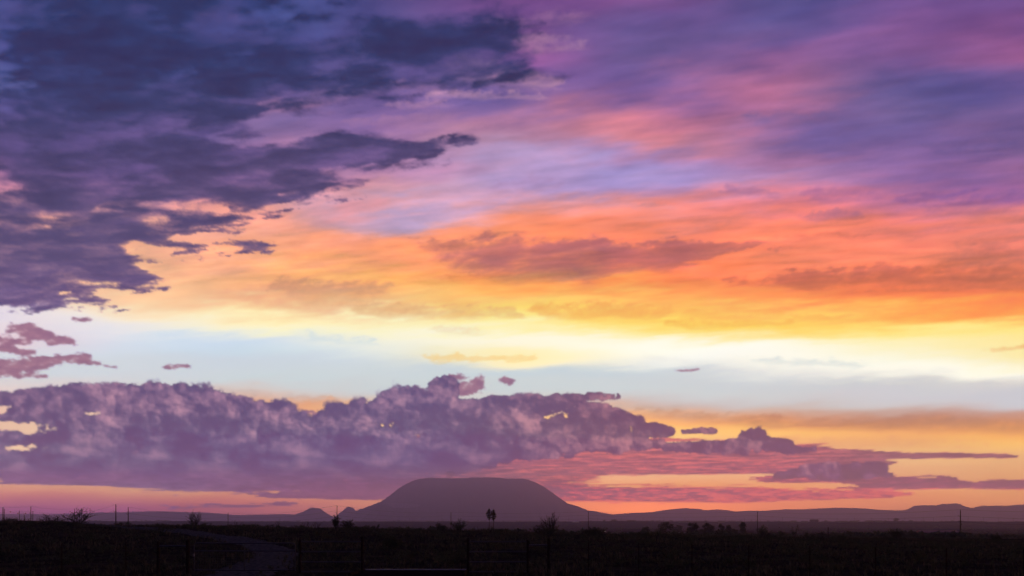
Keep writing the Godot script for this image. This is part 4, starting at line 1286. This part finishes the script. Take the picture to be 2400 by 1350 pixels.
func build_plants() -> void:
	var g := "shrubs along the rise"
	var c := 70.0
	shrub("wide dark twiggy bush, densest on the rise, in front of a power pole", 184, c, 3.3, 1.75, 11, 0.9, 2, 3, 0.05, M.leaf_dark, 201, g)
	shrub("leafless thicket of low twigs joining the wide dark bush", 118, c, 3.4, 0.95, 12, 0.9, 2, 1, 0.04, M.leaf_dark, 202, g)
	shrub("two bare forked twigs standing on the rise by the short pole", 60, c, 1.3, 0.95, 4, 0.7, 1, 0, 0.03, M.leaf_dark, 203, g)
	shrub("thin bare twigs near the marker-ball wire", 39, c, 0.8, 0.6, 3, 0.6, 1, 0, 0.03, M.leaf_dark, 204, g)
	shrub("leafless round bush fanning out on the rise beside the dirt track", 456, c, 3.0, 1.75, 12, 0.8, 2, 1, 0.035, M.leaf_dark, 205, g)
	shrub("sparse bare twigs beside a hazy power pole", 555, c, 1.4, 0.75, 5, 0.9, 1, 0, 0.03, M.leaf_dark, 206, g)
	shrub("upright bare stalk with short side twigs on the rise", 652, c, 0.7, 1.15, 3, 0.25, 1, 1, 0.03, M.leaf_grey, 207, g)
	shrub("small twiggy plant between the bare stalk and the dark bush", 716, c, 1.0, 0.85, 5, 0.6, 1, 1, 0.035, M.leaf_grey, 208, g)
	shrub("low leafy twigs right before the dark bush at the power pole", 742, c, 1.2, 0.75, 6, 0.7, 1, 2, 0.04, M.leaf_grey, 209, g)
	shrub("dark upright bush hiding the foot of a power pole", 787, c, 1.5, 1.45, 9, 0.5, 2, 6, 0.05, M.leaf_dark, 210, g)
	shrub("dark low bush leaning against the upright bush at the power pole", 815, c, 1.9, 1.05, 9, 0.8, 2, 5, 0.05, M.leaf_dark, 211, g)
	shrub("low rounded dark bush on the open rise", 875, c, 1.9, 0.6, 9, 0.9, 1, 8, 0.05, M.leaf_dark, 212, g)
	shrub("dark leafy bush in front of the hazy power pole", 1035, c, 1.6, 0.85, 9, 0.8, 2, 6, 0.05, M.leaf_dark, 213, g)
	shrub("wide leafy bush with ragged top beside the hazy power pole", 1076, c, 2.3, 1.3, 10, 0.8, 2, 5, 0.05, M.leaf_dark, 214, g)
	shrub("thin bare twigs between the leafy bush and the yucca stalks", 1122, c, 1.3, 0.7, 5, 0.8, 1, 0, 0.03, M.leaf_dark, 215, g)
	shrub("tall bush of long upright whips, the tallest shrub on the rise", 1289, c, 3.6, 2.35, 15, 0.75, 2, 1, 0.04, M.leaf_dark, 216, g)
	shrub("dense low leaves at the foot of the tall whip bush", 1276, c - 1.0, 3.2, 0.95, 12, 0.9, 2, 5, 0.05, M.leaf_dark, 217, g)
	shrub("small dark upright shrub by the bracketed power pole", 1366, c, 0.6, 0.85, 5, 0.3, 1, 4, 0.04, M.leaf_dark, 218, g)
	shrub("smooth dark mound of a bush before the bracketed power pole", 1392, c - 3.0, 3.3, 0.95, 18, 1.0, 2, 8, 0.05, M.leaf_dark, 219, g)
	shrub("bare low twigs beside the small white shed", 1588, c, 1.1, 0.8, 5, 0.7, 1, 1, 0.03, M.leaf_grey, 220, g)
	shrub("straggly leafy shrub in front of the power pole past the grove", 1789, c, 2.3, 1.35, 9, 0.8, 2, 3, 0.05, M.leaf_dark, 221, g)
	shrub("thin crooked shrub leaning over with a tuft of leaves on top", 1861, c, 1.3, 1.5, 3, 0.5, 2, 2, 0.05, M.leaf_dark, 222, g)
	shrub("low dark bush at the foot of the crooked shrub", 1894, c, 1.6, 0.75, 8, 0.8, 1, 7, 0.05, M.leaf_dark, 223, g)
	shrub("loose grey bush next to a slim fence stake on the rise", 1927, c, 1.9, 0.85, 9, 0.8, 2, 2, 0.045, M.leaf_grey, 224, g)
	shrub("small round dark bush alone on the rise", 1978, c, 0.9, 0.55, 8, 0.8, 1, 9, 0.045, M.leaf_dark, 225, g)
	shrub("dark bush with a high knob, near the long barn", 2100, c, 2.0, 1.2, 9, 0.6, 2, 5, 0.05, M.leaf_dark, 226, g)
	shrub("leafless twigs reaching towards the knobbed dark bush", 2074, c, 1.2, 0.85, 5, 0.8, 2, 0, 0.03, M.leaf_dark, 227, g)
	shrub("bare wide bush of fine twigs in front of the long barn", 2178, c, 2.2, 0.65, 9, 0.9, 2, 1, 0.03, M.leaf_grey, 228, g)
	shrub("small dark bush standing alone past the transformer pole", 2336, c, 1.4, 0.95, 8, 0.6, 2, 6, 0.05, M.leaf_dark, 229, g)
	# darker bushes lower down in the field
	var f := "bushes in the near field"
	shrub("dark low bush in the field behind the cattle guard", 918, 42, 1.5, 0.9, 10, 0.8, 2, 7, 0.045, M.leaf_dark, 241, f)
	shrub("wide low bush in the field above the cattle guard", 893, 54, 1.6, 0.6, 10, 0.9, 1, 10, 0.045, M.leaf_dark, 242, f)
	shrub("small dark bush in the field near the rise, above the pipe panel", 1208, 52, 1.8, 0.7, 10, 0.9, 1, 10, 0.045, M.leaf_dark, 243, f)
	shrub("low grey-green bush in the field between fence posts", 1668, 31, 1.3, 0.5, 10, 0.9, 1, 9, 0.035, M.leaf_grey, 244, f)
	shrub("flat dark bush in the field below the knobbed bush", 2178, 56, 1.6, 0.5, 10, 1.0, 1, 10, 0.045, M.leaf_dark, 245, f)
	shrub("flat dark bush in the field at the transformer pole's foot", 2222, 60, 1.3, 0.45, 9, 1.0, 1, 10, 0.045, M.leaf_dark, 246, f)
	shrub("dark bush in the field close to the last fence post", 2385, 30, 1.4, 0.6, 10, 0.9, 1, 10, 0.04, M.leaf_dark, 247, f)
	shrub("dark bush just inside the fence, between two posts and the pipe panel", 1475, 36, 1.1, 0.6, 9, 0.9, 1, 9, 0.04, M.leaf_dark, 248, f)
	shrub("small bush at the edge of the dirt track behind the gate", 512, 33, 0.7, 0.45, 8, 0.9, 1, 8, 0.035, M.leaf_dark, 249, f)
	shrub("dark bush beyond the brace post left of the gate", 120, 40, 1.6, 0.6, 10, 0.9, 1, 9, 0.045, M.leaf_dark, 250, f)
	# stalks and rosettes
	for a in [[1146.5, 1189, "slightly taller dry yucca stalk with dark seed head, one of a pair", 301], [1156.5, 1191, "dry yucca stalk with hanging seed head, second of a pair", 302]]:
		rng.seed = a[3]
		var base := on_ground(a[0], c)
		var h: float = height_at(a[1], c) - base.y
		var t := thing("yucca_stalk", a[2], "yucca", base, "pair of yucca stalks")
		var st := begin()
		tube(st, [Vector3(0, -0.1, 0), Vector3(0.02, h * 0.5, 0), Vector3(0, h, 0)], [0.03, 0.024, 0.008], 6)
		for k in 26:
			var y := h * lerpf(0.55, 0.9, k / 26.0)
			var an := k * 2.4
			var l := 0.2 * sin(PI * clampf(k / 26.0 * 0.85 + 0.15, 0.0, 1.0)) + 0.05
			tube(st, [Vector3(0, y, 0), Vector3(cos(an) * l, y + l * 0.7, sin(an) * l)], [0.008, 0.004], 3, false)
		obj("stalk", st, M.twig, t)
		st = begin()
		for k in 120:
			var y := lerpf(0.52, 0.93, rng.randf())
			var w := (0.38 if a[3] == 301 else 0.3) * sin(PI * clampf((y - 0.5) / 0.45, 0.0, 1.0))
			leaf_clump(st, Vector3(rng.randfn() * w * 0.5, y * h, rng.randfn() * w * 0.5), Vector3.ONE * 0.07, 6, 0.06)
		obj("seed_head", st, M.seed, t)
	for a in [[1150, c, 0.8, 120, "spiky yucca rosette at the foot of the paired stalks", 311], [1543, c, 0.95, 130, "fan-leaved yucca bristling before the dark grove", 312]]:
		rng.seed = a[5]
		var t := thing("yucca", a[4], "yucca", on_ground(a[0], a[1]))
		var st := begin()
		for k in 5:
			blades(st, Vector3(rng.randfn() * 0.16, 0.05 + 0.22 * rng.randf(), rng.randfn() * 0.16), int(a[3] / 5.0), a[2], 0.014, 0.25, 0.1)
		obj("leaves", st, M.yucca, t)
		st = begin()
		tube(st, [Vector3(0, -0.1, 0), Vector3(0, 0.35, 0)], [0.12, 0.08], 7)
		obj("trunk", st, M.twig, t)
	# a slim stake
	var s := on_ground(1941, c)
	var so := thing("stake", "slim dark stake standing up from the rise by the loose grey bush", "stake", s)
	var sst := begin()
	tube(sst, [Vector3(0, -0.3, 0), Vector3(0, 1.4, 0), Vector3(0, 1.45, 0)], [0.045, 0.04, 0.01], 6)
	obj("shaft", sst, M.wood, so)
	brush()
	grass()

func brush() -> void:
	# low brush that roughens the rise between the single shrubs
	rng.seed = 515
	var st := begin()
	for k in 9:
		var a := rng.randf() * TAU
		tube(st, [Vector3.ZERO, Vector3(cos(a) * 0.25, 0.3, sin(a) * 0.25), Vector3(cos(a) * 0.42, 0.62, sin(a) * 0.42)], [0.014, 0.01, 0.005], 3, false)
	for k in 7:
		leaf_clump(st, Vector3(rng.randfn() * 0.28, 0.2 + 0.25 * rng.randf(), rng.randfn() * 0.28), Vector3(0.2, 0.15, 0.2), 22, 0.05)
	st.generate_normals()
	var mm := MultiMesh.new()
	mm.transform_format = MultiMesh.TRANSFORM_3D
	mm.mesh = st.commit()
	var spots: Array[Transform3D] = []
	for i in 1500:
		var px := rng.randf_range(-60.0, 2460.0)
		var d := rng.randf_range(58.0, 80.0) if i % 3 else rng.randf_range(28.0, 58.0)
		if n_land.get_noise_2d(px * 0.012, d * 0.05) < rng.randf_range(-0.15, 0.45):
			continue
		var p := on_ground(px, d)
		var clear := 99.0
		for k in ROAD.size() - 1:
			clear = minf(clear, Geometry2D.get_closest_point_to_segment(Vector2(p.x, -p.z), ROAD[k], ROAD[k + 1]).distance_to(Vector2(p.x, -p.z)))
		if clear < 2.4:
			continue
		var s := rng.randf_range(0.35, 1.0) * (1.5 if i % 9 == 0 else 1.0)
		spots.append(Transform3D(Basis(Vector3.UP, rng.randf() * TAU).scaled(Vector3(s * 1.3, s, s * 1.3)), p - Vector3(0, 0.04, 0)))
	mm.instance_count = spots.size()
	for i in spots.size():
		mm.set_instance_transform(i, spots[i])
	var o := MultiMeshInstance3D.new()
	o.name = "brush"
	o.multimesh = mm
	o.material_override = M.leaf_dark
	o.set_meta("kind", "stuff")
	tag(o, "low dark brush roughening the rise between the shrubs", "brush")
	add_child(o)

func grass() -> void:
	rng.seed = 909
	var road := ROAD
	for kind in [["grass", M.grass, 30000, 0.2, "dark green grass covering the near field", 30, 0.4], ["dry_grass", M.dry_grass, 13000, 0.27, "pale dry grass tufts scattered over the near field", 16, 0.75]]:
		var st := begin()
		blades(st, Vector3.ZERO, kind[5], kind[3], 0.006, 0.5, kind[6])
		st.generate_normals()
		var mm := MultiMesh.new()
		mm.transform_format = MultiMesh.TRANSFORM_3D
		mm.mesh = st.commit()
		var spots: Array[Transform3D] = []
		var dry: bool = kind[0] == "dry_grass"
		for i in kind[2]:
			var d := sqrt(rng.randf_range(20.0 * 20.0, 92.0 * 92.0))
			var px := rng.randf_range(-80.0, 2480.0)
			var p := on_ground(px, d)
			var near_road := 99.0
			for k in road.size() - 1:
				var q := Geometry2D.get_closest_point_to_segment(Vector2(p.x, -p.z), road[k], road[k + 1])
				near_road = minf(near_road, q.distance_to(Vector2(p.x, -p.z)))
			if near_road < (1.0 if d > 36.0 else 0.5) + 0.8 * rng.randf() + 0.5 * n_land.get_noise_2d(p.x * 0.5, p.z * 0.5):
				continue
			if p.z > -27.2 and p.x > gx(850) and p.x < gx(1100):
				continue
			var n := n_land.get_noise_2d(p.x * 0.09 + 20.0, p.z * 0.09)
			if dry and n < rng.randf_range(-0.1, 0.35):
				continue
			var s := rng.randf_range(0.55, 1.35) * (1.0 + n * 0.5)
			spots.append(Transform3D(Basis(Vector3.UP, rng.randf() * TAU).scaled(Vector3(s, s * rng.randf_range(0.8, 1.3), s)), p))
		mm.instance_count = spots.size()
		for i in spots.size():
			mm.set_instance_transform(i, spots[i])
		var o := MultiMeshInstance3D.new()
		o.name = kind[0]
		o.multimesh = mm
		o.material_override = kind[1]
		o.set_meta("kind", "stuff")
		tag(o, kind[4], "grass")
		add_child(o)
